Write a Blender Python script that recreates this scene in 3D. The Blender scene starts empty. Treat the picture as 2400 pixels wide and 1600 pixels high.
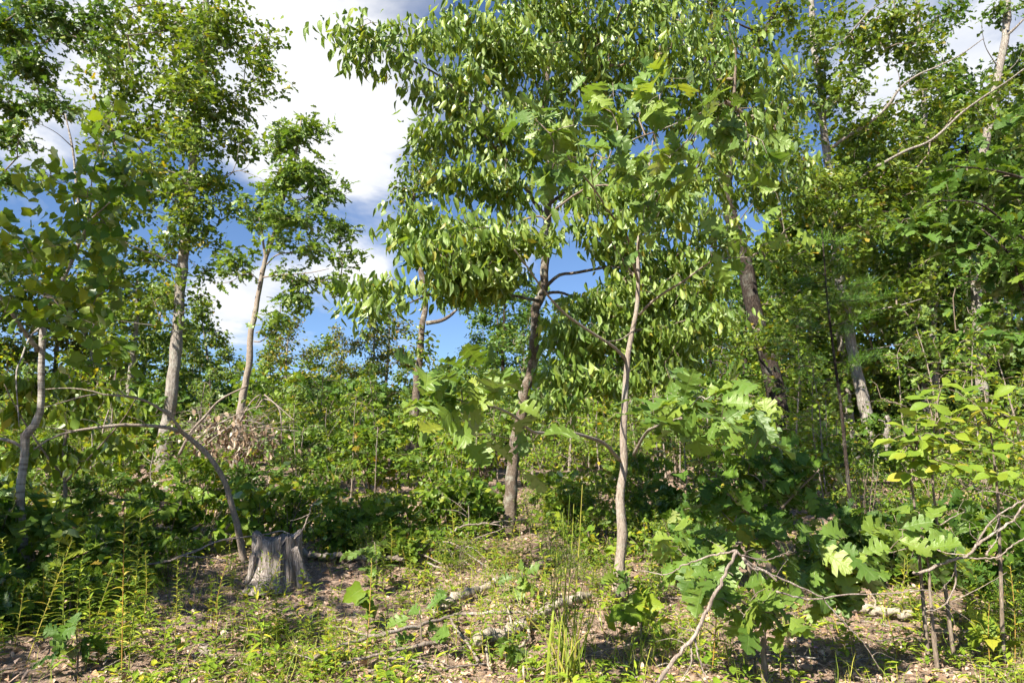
import bpy, math
import numpy as np
from mathutils import Matrix, Vector, noise as mnoise

R = math.radians
SC = bpy.context.scene
COL = SC.collection

# ------------------------------------------------------------------ camera
CAM = np.array([0.0, 0.0, 1.25]); PITCH = R(10.0); FPX = 1600.0
cd = bpy.data.cameras.new('camera'); cam = bpy.data.objects.new('camera', cd); COL.objects.link(cam)
cam.location = CAM; cam.rotation_euler = (math.pi / 2 + PITCH, 0, 0)
cd.lens = 24.0; cd.sensor_width = 36.0; cd.clip_start = 0.05; cd.clip_end = 5000
SC.camera = cam

# ------------------------------------------------------------------ light
SUN_EL = 42.0
SUN_TO = np.array([-0.60, -0.78, 0.0]); SUN_TO /= np.linalg.norm(SUN_TO)
SUN_TO = np.array([SUN_TO[0] * math.cos(R(SUN_EL)), SUN_TO[1] * math.cos(R(SUN_EL)), math.sin(R(SUN_EL))])
W = bpy.data.worlds.new('World'); SC.world = W; W.use_nodes = True

class NT:
    """small helper that adds and links shader nodes"""
    def __init__(s, tree): s.t = tree; s.n = tree.nodes; s.l = tree.links
    def add(s, ty, ins=None, **kw):
        n = s.n.new(ty)
        for k, v in kw.items(): setattr(n, k, v)
        for k, v in (ins or {}).items(): s.put(n.inputs[k], v)
        return n
    def put(s, sock, v):
        if isinstance(v, bpy.types.Node): v = v.outputs[0]
        if isinstance(v, bpy.types.NodeSocket): s.l.new(v, sock)
        else: sock.default_value = v
    def m(s, op, a, b=0.0, c=None, clamp=False):
        n = s.n.new('ShaderNodeMath'); n.operation = op; n.use_clamp = clamp
        s.put(n.inputs[0], a); s.put(n.inputs[1], b)
        if c is not None: s.put(n.inputs[2], c)
        return n.outputs[0]
    def ramp(s, fac, stops, interp='LINEAR'):
        n = s.n.new('ShaderNodeValToRGB'); n.color_ramp.interpolation = interp
        e = n.color_ramp.elements
        while len(e) < len(stops): e.new(0.5)
        for q, (p, c) in zip(e, stops):
            q.position = p; q.color = (c[0], c[1], c[2], 1) if not np.isscalar(c) else (c, c, c, 1)
        s.put(n.inputs[0], fac); return n.outputs[0]
    def mix(s, fac, a, b, blend='MIX'):
        n = s.n.new('ShaderNodeMix'); n.data_type = 'RGBA'; n.blend_type = blend
        s.put(n.inputs[0], fac)
        for k, v in ((6, a), (7, b)):
            if isinstance(v, (tuple, list)): v = (v[0], v[1], v[2], 1)
            s.put(n.inputs[k], v)
        return n.outputs[2]
    def noise(s, vec, scale, detail=4, rough=0.55, dist=0.0):
        n = s.n.new('ShaderNodeTexNoise'); s.put(n.inputs['Vector'], vec)
        n.inputs['Scale'].default_value = scale; n.inputs['Detail'].default_value = detail
        n.inputs['Roughness'].default_value = rough; n.inputs['Distortion'].default_value = dist
        return n.outputs['Fac']

def pix_dir(px, py):
    x = (px - 1200) / FPX; u = (800 - py) / FPX
    d = np.array([x, math.cos(PITCH) - u * math.sin(PITCH), math.sin(PITCH) + u * math.cos(PITCH)])
    return d

def build_world():
    t = NT(W.node_tree); t.n.clear()
    sky = t.add('ShaderNodeTexSky', sky_type='NISHITA', sun_disc=False)
    sky.sun_elevation = R(SUN_EL); sky.sun_rotation = math.atan2(SUN_TO[0], SUN_TO[1])
    sky.altitude = 900; sky.air_density = 1.0; sky.dust_density = 0.0; sky.ozone_density = 3.5
    tc = t.add('ShaderNodeTexCoord')
    sep = t.add('ShaderNodeSeparateXYZ', {0: tc.outputs['Generated']})
    z = t.m('MAXIMUM', sep.outputs[2], 0.0)
    den = t.m('ADD', z, 0.22)
    cx = t.m('DIVIDE', sep.outputs[0], den); cy = t.m('DIVIDE', sep.outputs[1], den)
    v = t.add('ShaderNodeCombineXYZ', {0: cx, 1: cy, 2: 3.7})
    n1 = t.noise(v, 1.9, 9, 0.56, 0.25)
    n2 = t.noise(v, 3.0, 6, 0.6, 0.2)
    # cumulus banks standing in the sky (directions), broken up by the noise above
    banks = [((790, 170), 0.15, 0.21), ((640, 90), 0.14, 0.16), ((820, 360), 0.08, 0.10), ((865, 650), 0.05, 0.33),
             ((545, 715), 0.055, 0.28), ((2060, 190), 0.085, 0.27), ((120, 180), 0.18, 0.13), ((2340, 170), 0.09, 0.16), ((280, 60), 0.14, 0.15)]
    acc = None
    for (p, rad, amp) in banks:
        d = pix_dir(*p); d = d / np.linalg.norm(d)
        dt = t.add('ShaderNodeVectorMath', operation='DISTANCE'); t.put(dt.inputs[0], tc.outputs['Generated']); dt.inputs[1].default_value = d
        q = t.m('DIVIDE', dt.outputs['Value'], rad); q = t.m('MULTIPLY', q, q); q = t.m('MULTIPLY', q, -1.0)
        g = t.m('MULTIPLY', t.m('EXPONENT', q), amp)
        acc = g if acc is None else t.m('ADD', acc, g)
    dens = t.m('ADD', n1, acc)
    dens = t.m('ADD', dens, t.m('MULTIPLY', t.m('SUBTRACT', n2, 0.5), 0.18))
    mask = t.ramp(dens, [(0.56, 0.0), (0.64, 0.28), (0.74, 0.90), (0.88, 1.0)])
    shade = t.ramp(t.m('ADD', t.m('MULTIPLY', n2, 0.75), t.m('MULTIPLY', dens, 0.25)), [(0.36, (5.6, 5.95, 6.7)), (0.56, (7.4, 7.45, 7.6))])
    col = t.mix(mask, t.mix(1.0, sky, (.96, 1.04, 1.16), 'MULTIPLY'), shade)
    bg = t.add('ShaderNodeBackground', {'Color': col, 'Strength': 0.052})
    out = t.add('ShaderNodeOutputWorld'); t.l.new(bg.outputs[0], out.inputs[0])
build_world()

sl = bpy.data.lights.new('sun', 'SUN'); sl.energy = 5.0; sl.angle = R(0.53); sl.color = (1.0, 0.93, 0.80)
so = bpy.data.objects.new('sun', sl); COL.objects.link(so)
so.rotation_euler = Vector(SUN_TO).to_track_quat('Z', 'Y').to_euler(); so.location = (0, 0, 40)

vs = SC.view_settings; vs.view_transform = 'Standard'; vs.look = 'None'; vs.exposure = 1.5; vs.gamma = 1.0; vs.use_curve_mapping = False
SC.render.engine = 'CYCLES'
cy = SC.cycles
cy.max_bounces = 3; cy.diffuse_bounces = 2; cy.glossy_bounces = 1; cy.transmission_bounces = 3; cy.transparent_max_bounces = 4
cy.caustics_reflective = False; cy.caustics_refractive = False; cy.sample_clamp_indirect = 6.0
cy.use_adaptive_sampling = True; cy.adaptive_threshold = .03; cy.adaptive_min_samples = 24
cy.use_denoising = True; cy.denoiser = 'OPENIMAGEDENOISE'; cy.denoising_input_passes = 'RGB_ALBEDO_NORMAL'; cy.denoising_prefilter = 'ACCURATE'

# ------------------------------------------------------------------ placing
def at(px, py, D):
    d = pix_dir(px, py); return CAM + d * (D / d[1])
def mpp(D): return D / FPX
_GY = np.array([-30, 0, 4, 5, 6, 8, 12, 22, 40, 80, 300, 2000.]); _GZ = np.array([-.3, -.03, .0, .05, .13, .38, .72, 1.1, 1.5, 2.1, 3.0, 6.])
def gz(x, y):
    x = np.asarray(x, float); y = np.asarray(y, float)
    b = .035 * np.sin(1.7 * x + .6) * np.sin(1.3 * y + 1.1) + .02 * np.sin(4.1 * x + 2.3 * y) + .012 * np.sin(7.3 * y - 5.1 * x + 1) + .03 * np.sin(.5 * x - .4 * y)
    return np.interp(y, _GY, _GZ) + b
def ghit(px, py):
    d = pix_dir(px, py); lo = 0
    for D in np.arange(2.5, 60, .03):
        p = CAM + d * (D / d[1])
        if p[2] <= gz(p[0], p[1]): return D
    return 60.0
def gpt(px, py, up=0.0):
    p = at(px, py, ghit(px, py)); p[2] = gz(p[0], p[1]) + up; return p

# ------------------------------------------------------------------ meshes
def make_mesh(name, V, F, attrs=None, smooth=True):
    V = np.asarray(V, np.float32).reshape(-1, 3)
    Fs = F if isinstance(F, list) else [F]
    Fs = [np.asarray(f, np.int32) for f in Fs if len(f)]
    me = bpy.data.meshes.new(name)
    me.vertices.add(len(V)); me.vertices.foreach_set('co', V.ravel())
    nl = sum(f.size for f in Fs); npoly = sum(len(f) for f in Fs)
    me.loops.add(nl); me.polygons.add(npoly)
    me.loops.foreach_set('vertex_index', np.concatenate([f.ravel() for f in Fs]))
    st = []; o = 0
    for f in Fs:
        st.append(o + np.arange(len(f)) * f.shape[1]); o += f.size
    me.polygons.foreach_set('loop_start', np.concatenate(st).astype(np.int32))
    me.polygons.foreach_set('use_smooth', np.full(npoly, smooth, dtype=bool))
    for k, a in (attrs or {}).items():
        at_ = me.attributes.new(k, 'FLOAT', 'POINT'); at_.data.foreach_set('value', np.asarray(a, np.float32).ravel())
    me.update(calc_edges=True)
    return me

def tag(o, label=None, cat=None, group=None, kind=None):
    if label: o['label'] = label
    if cat: o['category'] = cat
    if group: o['group'] = group
    if kind: o['kind'] = kind
    return o
def thing(name, label, cat, base, group=None):
    o = bpy.data.objects.new(name, None); o.empty_display_size = .1; COL.objects.link(o); o.location = tuple(base)
    return tag(o, label, cat, group)
def link(name, me, mat, parent=None, loc=(0, 0, 0), kind=None):
    o = bpy.data.objects.new(name, me); COL.objects.link(o); o.location = tuple(loc)
    if mat and not me.materials: me.materials.append(mat)
    if parent: o.parent = parent
    if kind: o['kind'] = kind
    return o
def copy_tree(root, loc, rz, sc, label=None, group=None):
    r = root.copy(); COL.objects.link(r); r.location = tuple(loc); r.rotation_euler = (0, 0, rz); r.scale = sc if hasattr(sc, '__len__') else (sc, sc, sc)
    if label: r['label'] = label
    if group: r['group'] = group
    for ch in KIDS.get(root.name, []):
        c = ch.copy(); COL.objects.link(c); c.parent = r
    return r
KIDS = {}

def spline(P, n):
    """Catmull-Rom through rows of P (any width), about n samples"""
    P = np.asarray(P, float)
    if len(P) < 3:
        t = np.linspace(0, 1, n)[:, None]; return P[0] * (1 - t) + P[-1] * t
    Q = np.vstack([2 * P[0] - P[1], P, 2 * P[-1] - P[-2]])
    seg = np.linalg.norm(np.diff(P[:, :3], axis=0), axis=1); cum = np.r_[0, np.cumsum(seg)]
    s = np.linspace(0, cum[-1], n); i = np.clip(np.searchsorted(cum, s, 'right') - 1, 0, len(P) - 2)
    t = ((s - cum[i]) / np.maximum(seg[i], 1e-9))[:, None]
    p0, p1, p2, p3 = Q[i], Q[i + 1], Q[i + 2], Q[i + 3]
    return .5 * (2 * p1 + (p2 - p0) * t + (2 * p0 - 5 * p1 + 4 * p2 - p3) * t * t + (3 * p1 - p0 - 3 * p2 + p3) * t ** 3)

def tube(P, rad, sides=8, rough=0.0, seed=0, cap=True, ridge=0.0):
    """verts, quads for a tube along P; rough = relative radial unevenness"""
    P = np.asarray(P, float); n = len(P); rad = np.broadcast_to(np.asarray(rad, float), (n,))
    T = np.gradient(P, axis=0); T /= np.linalg.norm(T, axis=1)[:, None] + 1e-12
    ref = np.array([0.3, 0.2, 1.0]) if abs(T[0][2]) < .8 else np.array([1.0, .2, .1])
    U = np.empty_like(P); u = np.cross(T[0], ref); u /= np.linalg.norm(u)
    for i in range(n):
        u = u - T[i] * (u @ T[i]); u /= np.linalg.norm(u) + 1e-12; U[i] = u
    Vv = np.cross(T, U)
    a = np.arange(sides) * 2 * math.pi / sides
    r = np.repeat(rad[:, None], sides, 1)
    if rough > 0:
        rng = np.random.default_rng(seed)
        k = np.arange(n)[:, None]
        for q in range(5):
            f = rng.integers(1, 4 + q); w = rng.uniform(.1, .9) * (1 + .4 * q); ph = rng.uniform(0, 6.28)
            r = r * (1 + rough * .45 * np.sin(f * a[None] + w * k + ph))
        r = r * (1 + rough * .5 * rng.standard_normal((n, sides)))
        if ridge: r = r * (1 + ridge * rng.standard_normal((1, sides)))
    V = P[:, None] + r[..., None] * (np.cos(a)[None, :, None] * U[:, None] + np.sin(a)[None, :, None] * Vv[:, None])
    V = V.reshape(-1, 3)
    i = np.arange(n - 1)[:, None] * sides; j = np.arange(sides)[None]; j2 = (j + 1) % sides
    F = np.stack([i + j, i + j2, i + sides + j2, i + sides + j], -1).reshape(-1, 4)
    if cap:
        V = np.vstack([V, P[-1] + T[-1] * rad[-1] * .4, P[0] - T[0] * rad[0] * .4])
        e = n * sides; b = (n - 1) * sides; jj = np.arange(sides)
        F2 = np.stack([b + jj, b + (jj + 1) % sides, np.full(sides, e)], -1)
        F3 = np.stack([(jj + 1) % sides, jj, np.full(sides, e + 1)], -1)
        return V, [F, np.vstack([F2, F3])]
    return V, [F]

class MB:
    def __init__(s): s.V = []; s.Q = []; s.T = []; s.n = 0
    def add(s, V, Fs):
        for f in (Fs if isinstance(Fs, list) else [Fs]):
            f = np.asarray(f)
            if len(f): (s.Q if f.shape[1] == 4 else s.T).append(f + s.n)
        s.V.append(V); s.n += len(V)
    def mesh(s, name, base=(0, 0, 0), smooth=True):
        V = np.vstack(s.V) - np.asarray(base)
        F = []
        if s.Q: F.append(np.vstack(s.Q))
        if s.T: F.append(np.vstack(s.T))
        return make_mesh(name, V, F, smooth=smooth)

# ------------------------------------------------------------------ leaf shapes: x across, y along (0 base, 1 tip), z up
def strip_leaf(rows, fold=.25, droop=.2, wave=0., seed=0, stalk=0.12, curl=0.0, twist=0.0, bend=0.0):
    """rows: (y, half width, forward shift of the edge)"""
    rng = np.random.default_rng(seed)
    V = []; A = []; F = []
    for (y, w, sh) in rows:
        wl = w * rng.uniform(.88, 1.12); wr = w * rng.uniform(.88, 1.12)
        for x, sft in ((-wl, sh), (0, 0), (wr, sh)):
            yy = y + sft
            z = abs(x) * fold - droop * yy * yy - curl * x * x + twist * x * (y - .3) + (wave * rng.standard_normal() if x else 0)
            V.append((x + bend * yy * yy, yy, z)); A.append((y, x / .3))
    for i in range(len(rows) - 1):
        a = 3 * i; b = a + 3
        F += [(a, a + 1, b + 1), (a, b + 1, b), (a + 1, a + 2, b + 2), (a + 1, b + 2, b + 1)]
    if stalk:
        k = len(V); V += [(-.012, 0.02, 0), (.012, 0.02, 0), (0, -stalk, .03)]; A += [(0, 0)] * 3; F.append((k, k + 1, k + 2))
    V = np.array(V); F = np.array(F)
    ar = np.linalg.norm(np.cross(V[F[:, 1]] - V[F[:, 0]], V[F[:, 2]] - V[F[:, 0]]), axis=1)
    return V, F[ar > 1e-7], np.array(A)

OAK_ROWS = [(0, .015, 0), (.09, .05, .0), (.16, .17, .06), (.24, .20, .08), (.27, .11, .03), (.36, .15, .04), (.40, .32, .09), (.50, .34, .12), (.53, .17, .04),
            (.60, .19, .05), (.64, .37, .09), (.74, .35, .12), (.77, .19, .04), (.83, .25, .08), (.90, .22, .08), (.92, .13, .04), (.99, .10, .03), (1.03, .02, 0)]
OAK_NEAR = [strip_leaf(OAK_ROWS, f, d, .026, s, .1, c, tw, bd) for s, (f, d, c, tw, bd) in enumerate([(.22, .12, .3, .2, .1), (.1, .35, .8, -.5, -.1), (.45, .02, 0, .3, .05), (-.15, .3, 0, .6, -.12), (.35, .5, .6, -.2, .15), (.6, .25, 0, -.6, 0), (.05, -.2, -.6, .4, .08), (.75, .4, 0, .1, -.08)])]
OAK_MID = [strip_leaf([(0, .02, 0), (.2, .16, .06), (.3, .06, 0), (.5, .30, .08), (.58, .10, 0), (.78, .27, .08), (.86, .09, 0), (1, .03, 0)], f, d, .02, s + 9, 0) for s, (f, d) in enumerate([(.2, .15), (.35, .35), (-.1, .2)])]
OAK_FAR = [strip_leaf([(0, .03, 0), (.3, .24, .05), (.45, .1, 0), (.72, .32, .05), (1, .04, 0)], f, d, .02, s + 19, 0) for s, (f, d) in enumerate([(.25, .15), (.4, .3)])]
OVATE = [strip_leaf([(0, .015, 0), (.10, .13, .01), (.28, .245, .02), (.48, .265, .02), (.68, .19, .02), (.86, .075, .01), (1, .004, 0)], f, d, .01, s + 29, .1, c) for s, (f, d, c) in enumerate([(.35, .3, 0), (.7, .5, 0), (.15, .15, .5), (.55, .2, 0), (-.2, .35, .4)])]
OVATE_HANG = [strip_leaf([(0, .015, 0), (.10, .10, .01), (.28, .175, .02), (.48, .19, .02), (.68, .14, .02), (.86, .06, .01), (1, .004, 0)], f, d, .018, s + 34, .1, c, tw, bd) for s, (f, d, c, tw, bd) in enumerate([(.5, .3, 0, .3, .1), (1.1, .5, 0, -.4, -.1), (.3, -.25, .5, .6, .05), (.8, .7, 0, 0, .18), (.15, .4, .4, -.6, -.15), (1.5, .2, 0, .5, .1), (.6, -.4, 0, -.3, -.2)])]
OVATE_FAR = [strip_leaf([(0, .03, 0), (.3, .25, .02), (.65, .2, .02), (1, .01, 0)], f, d, .02, s + 39, 0) for s, (f, d) in enumerate([(.3, .2), (.6, .4)])]
BROAD = [strip_leaf([(0, .02, 0), (.04, .30, -.10), (.16, .42, -.05), (.34, .40, .03), (.46, .44, .12), (.56, .26, .08), (.72, .22, .08), (.86, .1, .03), (1, .008, 0)], f, d, .02, s + 49, .3, c) for s, (f, d, c) in enumerate([(.2, .2, .2), (.35, .35, 0), (.05, .12, .4), (.28, .5, .2)])]
LEAFLET = [strip_leaf([(0, .01, 0), (.15, .08, .01), (.38, .19, .02), (.6, .24, .02), (.8, .17, .02), (.93, .06, .01), (1, .004, 0)], f, d, .008, s + 59, .04, c) for s, (f, d, c) in enumerate([(.3, .2, 0), (.5, .35, 0), (.12, .1, .4)])]
LANCE = [strip_leaf([(0, .01, 0), (.25, .09, 0), (.55, .085, 0), (.8, .045, 0), (1, .003, 0)], f, d, .006, s + 69, 0) for s, (f, d) in enumerate([(.3, .25), (.5, .5)])]
BLOB = [strip_leaf([(0, .05, 0), (.35, .33, .06), (.7, .26, .0), (1, .03, 0)], f, d, .05, s + 79, 0) for s, (f, d) in enumerate([(.3, .2), (.5, .35)])]
SMALL = [strip_leaf([(0, .02, 0), (.4, .2, .0), (1, .01, 0)], f, d, .02, s + 89, 0) for s, (f, d) in enumerate([(.3, .2), (.5, .35)])]

def frames(A, N):
    A = A / (np.linalg.norm(A, axis=1)[:, None] + 1e-9)
    N = N - A * np.sum(A * N, 1)[:, None]; N /= np.linalg.norm(N, axis=1)[:, None] + 1e-9
    return np.cross(A, N), A, N

def leaves_mesh(name, tmpls, P, A, N, S, rng, base=(0, 0, 0), smooth=True, lv=None):
    X, A, N = frames(A, N); n = len(P)
    if lv is None: lv = rng.random(n)
    pick = rng.integers(0, len(tmpls), n)
    VV, FF, LV, LU, LW = [], [], [], [], []; off = 0
    for t, (tv, tf, ta) in enumerate(tmpls):
        m = np.where(pick == t)[0]
        if not len(m): continue
        v = P[m][:, None] + S[m][:, None, None] * (tv[None, :, 0:1] * X[m][:, None] + tv[None, :, 1:2] * A[m][:, None] + tv[None, :, 2:3] * N[m][:, None])
        k = len(tv)
        FF.append((tf[None] + (np.arange(len(m)) * k)[:, None, None] + off).reshape(-1, 3)); off += k * len(m)
        VV.append(v.reshape(-1, 3)); LV.append(np.repeat(lv[m], k)); LU.append(np.tile(ta[:, 0], len(m))); LW.append(np.tile(ta[:, 1], len(m)))
    return make_mesh(name, np.vstack(VV) - np.asarray(base), np.vstack(FF), {'lv': np.concatenate(LV), 'lu': np.concatenate(LU), 'lw': np.concatenate(LW)}, smooth)

_LM = {}
def leaf_objects(root, key, tmpls, mat, P, A, N, S, rng, base, name='leaf', holders=None):
    """every leaf an object of its own; leaves of a shape share mesh data"""
    ms = []
    for t, (tv, tf, ta) in enumerate(tmpls):
        k = (key, mat.name, t)
        if k not in _LM:
            _LM[k] = make_mesh('leaf', tv, tf, {'lu': ta[:, 0], 'lw': ta[:, 1]}); _LM[k].materials.append(mat)
        ms.append(_LM[k])
    X, A, N = frames(A, N); L = P - np.asarray(base)
    if holders: near = np.argmin(np.stack([np.min(np.linalg.norm(P[:, None] - h[1][None, ::2], axis=2), 1) for h in holders], 1), 1)
    for i in range(len(P)):
        o = bpy.data.objects.new(name, ms[rng.integers(len(ms))]); COL.objects.link(o); o.parent = holders[near[i]][0] if holders else root
        M = Matrix(((X[i][0], A[i][0], N[i][0], 0), (X[i][1], A[i][1], N[i][1], 0), (X[i][2], A[i][2], N[i][2], 0), (0, 0, 0, 1)))
        o.matrix_basis = Matrix.Translation(Vector(L[i])) @ M @ Matrix.Scale(float(S[i]), 4)

# ------------------------------------------------------------------ materials
def mat_new(name):
    m = bpy.data.materials.new(name); m.use_nodes = True; t = NT(m.node_tree); t.n.clear(); return m, t
def leaf_mat(name, cols, transl=.45, gloss=.07, rough=.42, spots=.25, vein=.3, tint=(1.25, 1.15, .45), spotcol=(.16, .09, .03), gain=1.65, warm=(1.09, 1.07, .62)):
    """cols: colour stops over a random number per leaf"""
    m, t = mat_new(name)
    lv = t.add('ShaderNodeAttribute', attribute_name='lv').outputs['Fac']; oi = t.add('ShaderNodeObjectInfo').outputs['Random']
    rnd = t.m('FRACT', t.m('ADD', lv, oi))
    pos = t.add('ShaderNodeNewGeometry').outputs['Position']
    cols = [(p, tuple(min(.75, q * gain * w) for q, w in zip(c, warm))) for p, c in cols]
    col = t.ramp(rnd, cols)
    big = t.noise(pos, 1.1, 2); col = t.mix(t.m('MULTIPLY', t.m('SUBTRACT', big, .42, clamp=True), 1.6, clamp=True), col, t.mix(.55, col, cols[-2][1]))
    lu = t.add('ShaderNodeAttribute', attribute_name='lu').outputs['Fac']; lw = t.m('ABSOLUTE', t.add('ShaderNodeAttribute', attribute_name='lw').outputs['Fac'])
    sn = t.noise(pos, 55, 3, .6)
    col = t.mix(t.m('MULTIPLY', t.ramp(sn, [(.60, 0.), (.70, 1.)]), spots), col, spotcol)
    col = t.mix(t.m('MULTIPLY', t.noise(pos, 160, 2), .25), col, t.mix(.5, col, (.02, .04, .008)))
    mid = t.m('SUBTRACT', 1.0, t.m('MULTIPLY', lw, 13.0), clamp=True)
    fr = t.m('ABSOLUTE', t.m('SUBTRACT', t.m('FRACT', t.m('SUBTRACT', t.m('MULTIPLY', lu, 7.0), t.m('MULTIPLY', lw, 1.4))), .5))
    side = t.m('SUBTRACT', 1.0, t.m('MULTIPLY', fr, 7.0), clamp=True)
    vn = t.m('MAXIMUM', mid, t.m('MULTIPLY', side, .5))
    col = t.mix(t.m('MULTIPLY', vn, vein), col, (.20, .26, .09))
    bmp = t.add('ShaderNodeBump', {'Height': t.m('ADD', t.m('MULTIPLY', vn, -1.0), t.m('MULTIPLY', sn, 1.5)), 'Strength': .35, 'Distance': .004})
    df = t.add('ShaderNodeBsdfDiffuse', {'Color': col, 'Normal': bmp.outputs[0]})
    tcol = t.mix(1.0, col, tint, 'MULTIPLY')
    tr = t.add('ShaderNodeBsdfTranslucent', {'Color': tcol})
    mx = t.add('ShaderNodeMixShader', {0: transl, 1: df.outputs[0], 2: tr.outputs[0]})
    gl = t.add('ShaderNodeBsdfGlossy', {'Color': (.95, 1, .85, 1), 'Roughness': rough + .08, 'Normal': bmp.outputs[0]})
    fz = t.add('ShaderNodeFresnel', {'IOR': 1.38})
    fac = t.m('ADD', t.m('MULTIPLY', fz, .18), gloss * .14, clamp=True)
    m2 = t.add('ShaderNodeMixShader', {0: fac, 1: mx.outputs[0], 2: gl.outputs[0]})
    out = t.add('ShaderNodeOutputMaterial'); t.l.new(m2.outputs[0], out.inputs[0])
    return m
def bark_mat(name, c1, c2, c3, sc=(30, 30, 5), lich=(.36, .38, .32), lamt=.35, bump=.7, bands=0.0, fine=1.0):
    m, t = mat_new(name)
    tc = t.add('ShaderNodeTexCoord').outputs['Object']
    mp = t.add('ShaderNodeMapping', {'Vector': tc, 'Scale': sc}).outputs[0]
    n = t.noise(mp, 1.0, 6, .62, .6)
    v = t.add('ShaderNodeTexVoronoi', {'Vector': mp, 'Scale': 1.1}); v.feature = 'DISTANCE_TO_EDGE'
    crack = t.ramp(v.outputs['Distance'], [(0, 0.), (.16, 1.)])
    col = t.ramp(n, [(.28, c1), (.52, c2), (.75, c3)])
    col = t.mix(t.m('MULTIPLY', t.m('SUBTRACT', 1.0, crack), .55), col, c1)
    ln = t.noise(tc, 5.0, 5, .65, .3)
    col = t.mix(t.m('MULTIPLY', t.ramp(ln, [(.52, 0.), (.62, 1.)]), lamt), col, lich)
    h = t.m('ADD', t.m('MULTIPLY', n, .7), t.m('MULTIPLY', crack, .5))
    if bands:
        mb = t.add('ShaderNodeMapping', {'Vector': tc, 'Scale': (3, 3, 45)}).outputs[0]
        bn = t.ramp(t.noise(mb, 1.0, 3, .5), [(.44, 0.), (.58, 1.)])
        col = t.mix(t.m('MULTIPLY', bn, bands), col, (.52, .50, .45)); h = t.m('ADD', h, t.m('MULTIPLY', bn, .3))
    bm = t.add('ShaderNodeBump', {'Height': h, 'Strength': bump, 'Distance': .03 * fine})
    b = t.add('ShaderNodeBsdfPrincipled', {'Base Color': col, 'Roughness': .85, 'Normal': bm.outputs[0]})
    b.inputs['Specular IOR Level'].default_value = .2
    out = t.add('ShaderNodeOutputMaterial'); t.l.new(b.outputs[0], out.inputs[0]); return m

G1, G2, G3, G4 = (.030, .072, .012), (.052, .118, .016), (.095, .165, .022), (.23, .21, .02)
M = {}
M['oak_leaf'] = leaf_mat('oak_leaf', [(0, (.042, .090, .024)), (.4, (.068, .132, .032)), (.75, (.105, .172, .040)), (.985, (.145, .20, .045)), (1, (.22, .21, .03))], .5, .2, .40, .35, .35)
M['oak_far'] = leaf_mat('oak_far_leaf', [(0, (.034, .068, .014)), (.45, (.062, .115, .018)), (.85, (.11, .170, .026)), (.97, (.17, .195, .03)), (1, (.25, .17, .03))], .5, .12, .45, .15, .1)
M['oak_dark'] = leaf_mat('oak_shaded_leaf', [(0, (.024, .06, .014)), (.5, (.044, .098, .018)), (.85, (.075, .135, .022)), (1, (.13, .16, .02))], .44, .1, .45, .15, .2)  # darker copy of the far oak leaf, with shade put into the colour
M['dog_leaf'] = leaf_mat('dogwood_leaf', [(0, (.050, .105, .020)), (.4, (.088, .155, .032)), (.75, (.135, .205, .050)), (.96, (.190, .245, .070)), (1, (.25, .21, .05))], .5, .16, .42, .25, .4)
M['broad_leaf'] = leaf_mat('broad_leaf', [(0, (.038, .09, .018)), (.4, (.066, .135, .02)), (.75, (.105, .165, .02)), (.95, (.14, .185, .02)), (1, (.19, .20, .02))], .48, .1, .42, .3, .3)
M['yel_leaf'] = leaf_mat('yellow_green_leaf', [(0, (.065, .12, .018)), (.4, (.10, .16, .024)), (.85, (.145, .195, .028)), (1, (.22, .20, .03))], .40, .1, .42, .25, .3)
M['bush_leaf'] = leaf_mat('bush_leaf', [(0, (.030, .070, .012)), (.4, (.065, .128, .016)), (.78, (.11, .18, .022)), (.96, (.18, .22, .024)), (1, (.28, .16, .04))], .5, .09, .45, .2, .15)
M['bush_yel'] = leaf_mat('bush_yellow_leaf', [(0, (.055, .115, .014)), (.45, (.10, .175, .02)), (.88, (.165, .22, .024)), (1, (.29, .24, .02))], .5, .09, .45, .2, .15)
M['brown_leaf'] = leaf_mat('russet_leaf', [(0, (.045, .085, .02)), (.5, (.09, .135, .03)), (.8, (.15, .145, .04)), (.95, (.21, .13, .045)), (1, (.18, .08, .03))], .32, .06, .5, .1, .1)
M['dead_leaf'] = leaf_mat('dead_leaf', [(0, (.15, .09, .06)), (.5, (.26, .175, .12)), (.9, (.37, .265, .195)), (1, (.44, .33, .26))], .2, .05, .55, .2, .2, (1.1, .95, .8), gain=1.1, warm=(1, 1, 1))
M['litter'] = leaf_mat('litter_leaf', [(0, (.12, .070, .045)), (.3, (.25, .155, .105)), (.65, (.38, .26, .19)), (.9, (.50, .37, .29)), (1, (.42, .22, .10))], .12, .04, .6, .15, .15, (1.1, .95, .8), gain=1.4, warm=(1, 1, 1))
M['weed'] = leaf_mat('weed_leaf', [(0, (.065, .125, .018)), (.5, (.13, .20, .026)), (.85, (.20, .26, .035)), (1, (.33, .28, .04))], .40, .08, .45, .1, .2)
M['grass'] = leaf_mat('grass_blade', [(0, (.09, .15, .025)), (.5, (.17, .23, .04)), (.8, (.27, .28, .07)), (1, (.42, .34, .15))], .40, .08, .45, .05, .1)
M['needle'] = leaf_mat('pine_needle', [(0, (.028, .085, .014)), (.5, (.06, .14, .02)), (1, (.12, .20, .03))], .3, .08, .4, 0, 0)
M['flower'] = leaf_mat('flower_petal', [(0, (.5, .18, .5)), (.5, (.6, .25, .58)), (1, (.7, .4, .65))], .4, .05, .5, 0, 0, (1, .9, 1), gain=1.2, warm=(1, 1, 1))
M['oak_bark'] = bark_mat('oak_bark', (.12, .10, .085), (.30, .265, .23), (.46, .43, .39), (34, 34, 5))
M['shaded_dark_bark'] = bark_mat('shaded_dark_bark', (.016, .012, .009), (.045, .033, .026), (.095, .075, .06), (30, 30, 8), lamt=.15)  # near-black tones put the dogwood's shade on the big leaning trunk into colour
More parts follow.
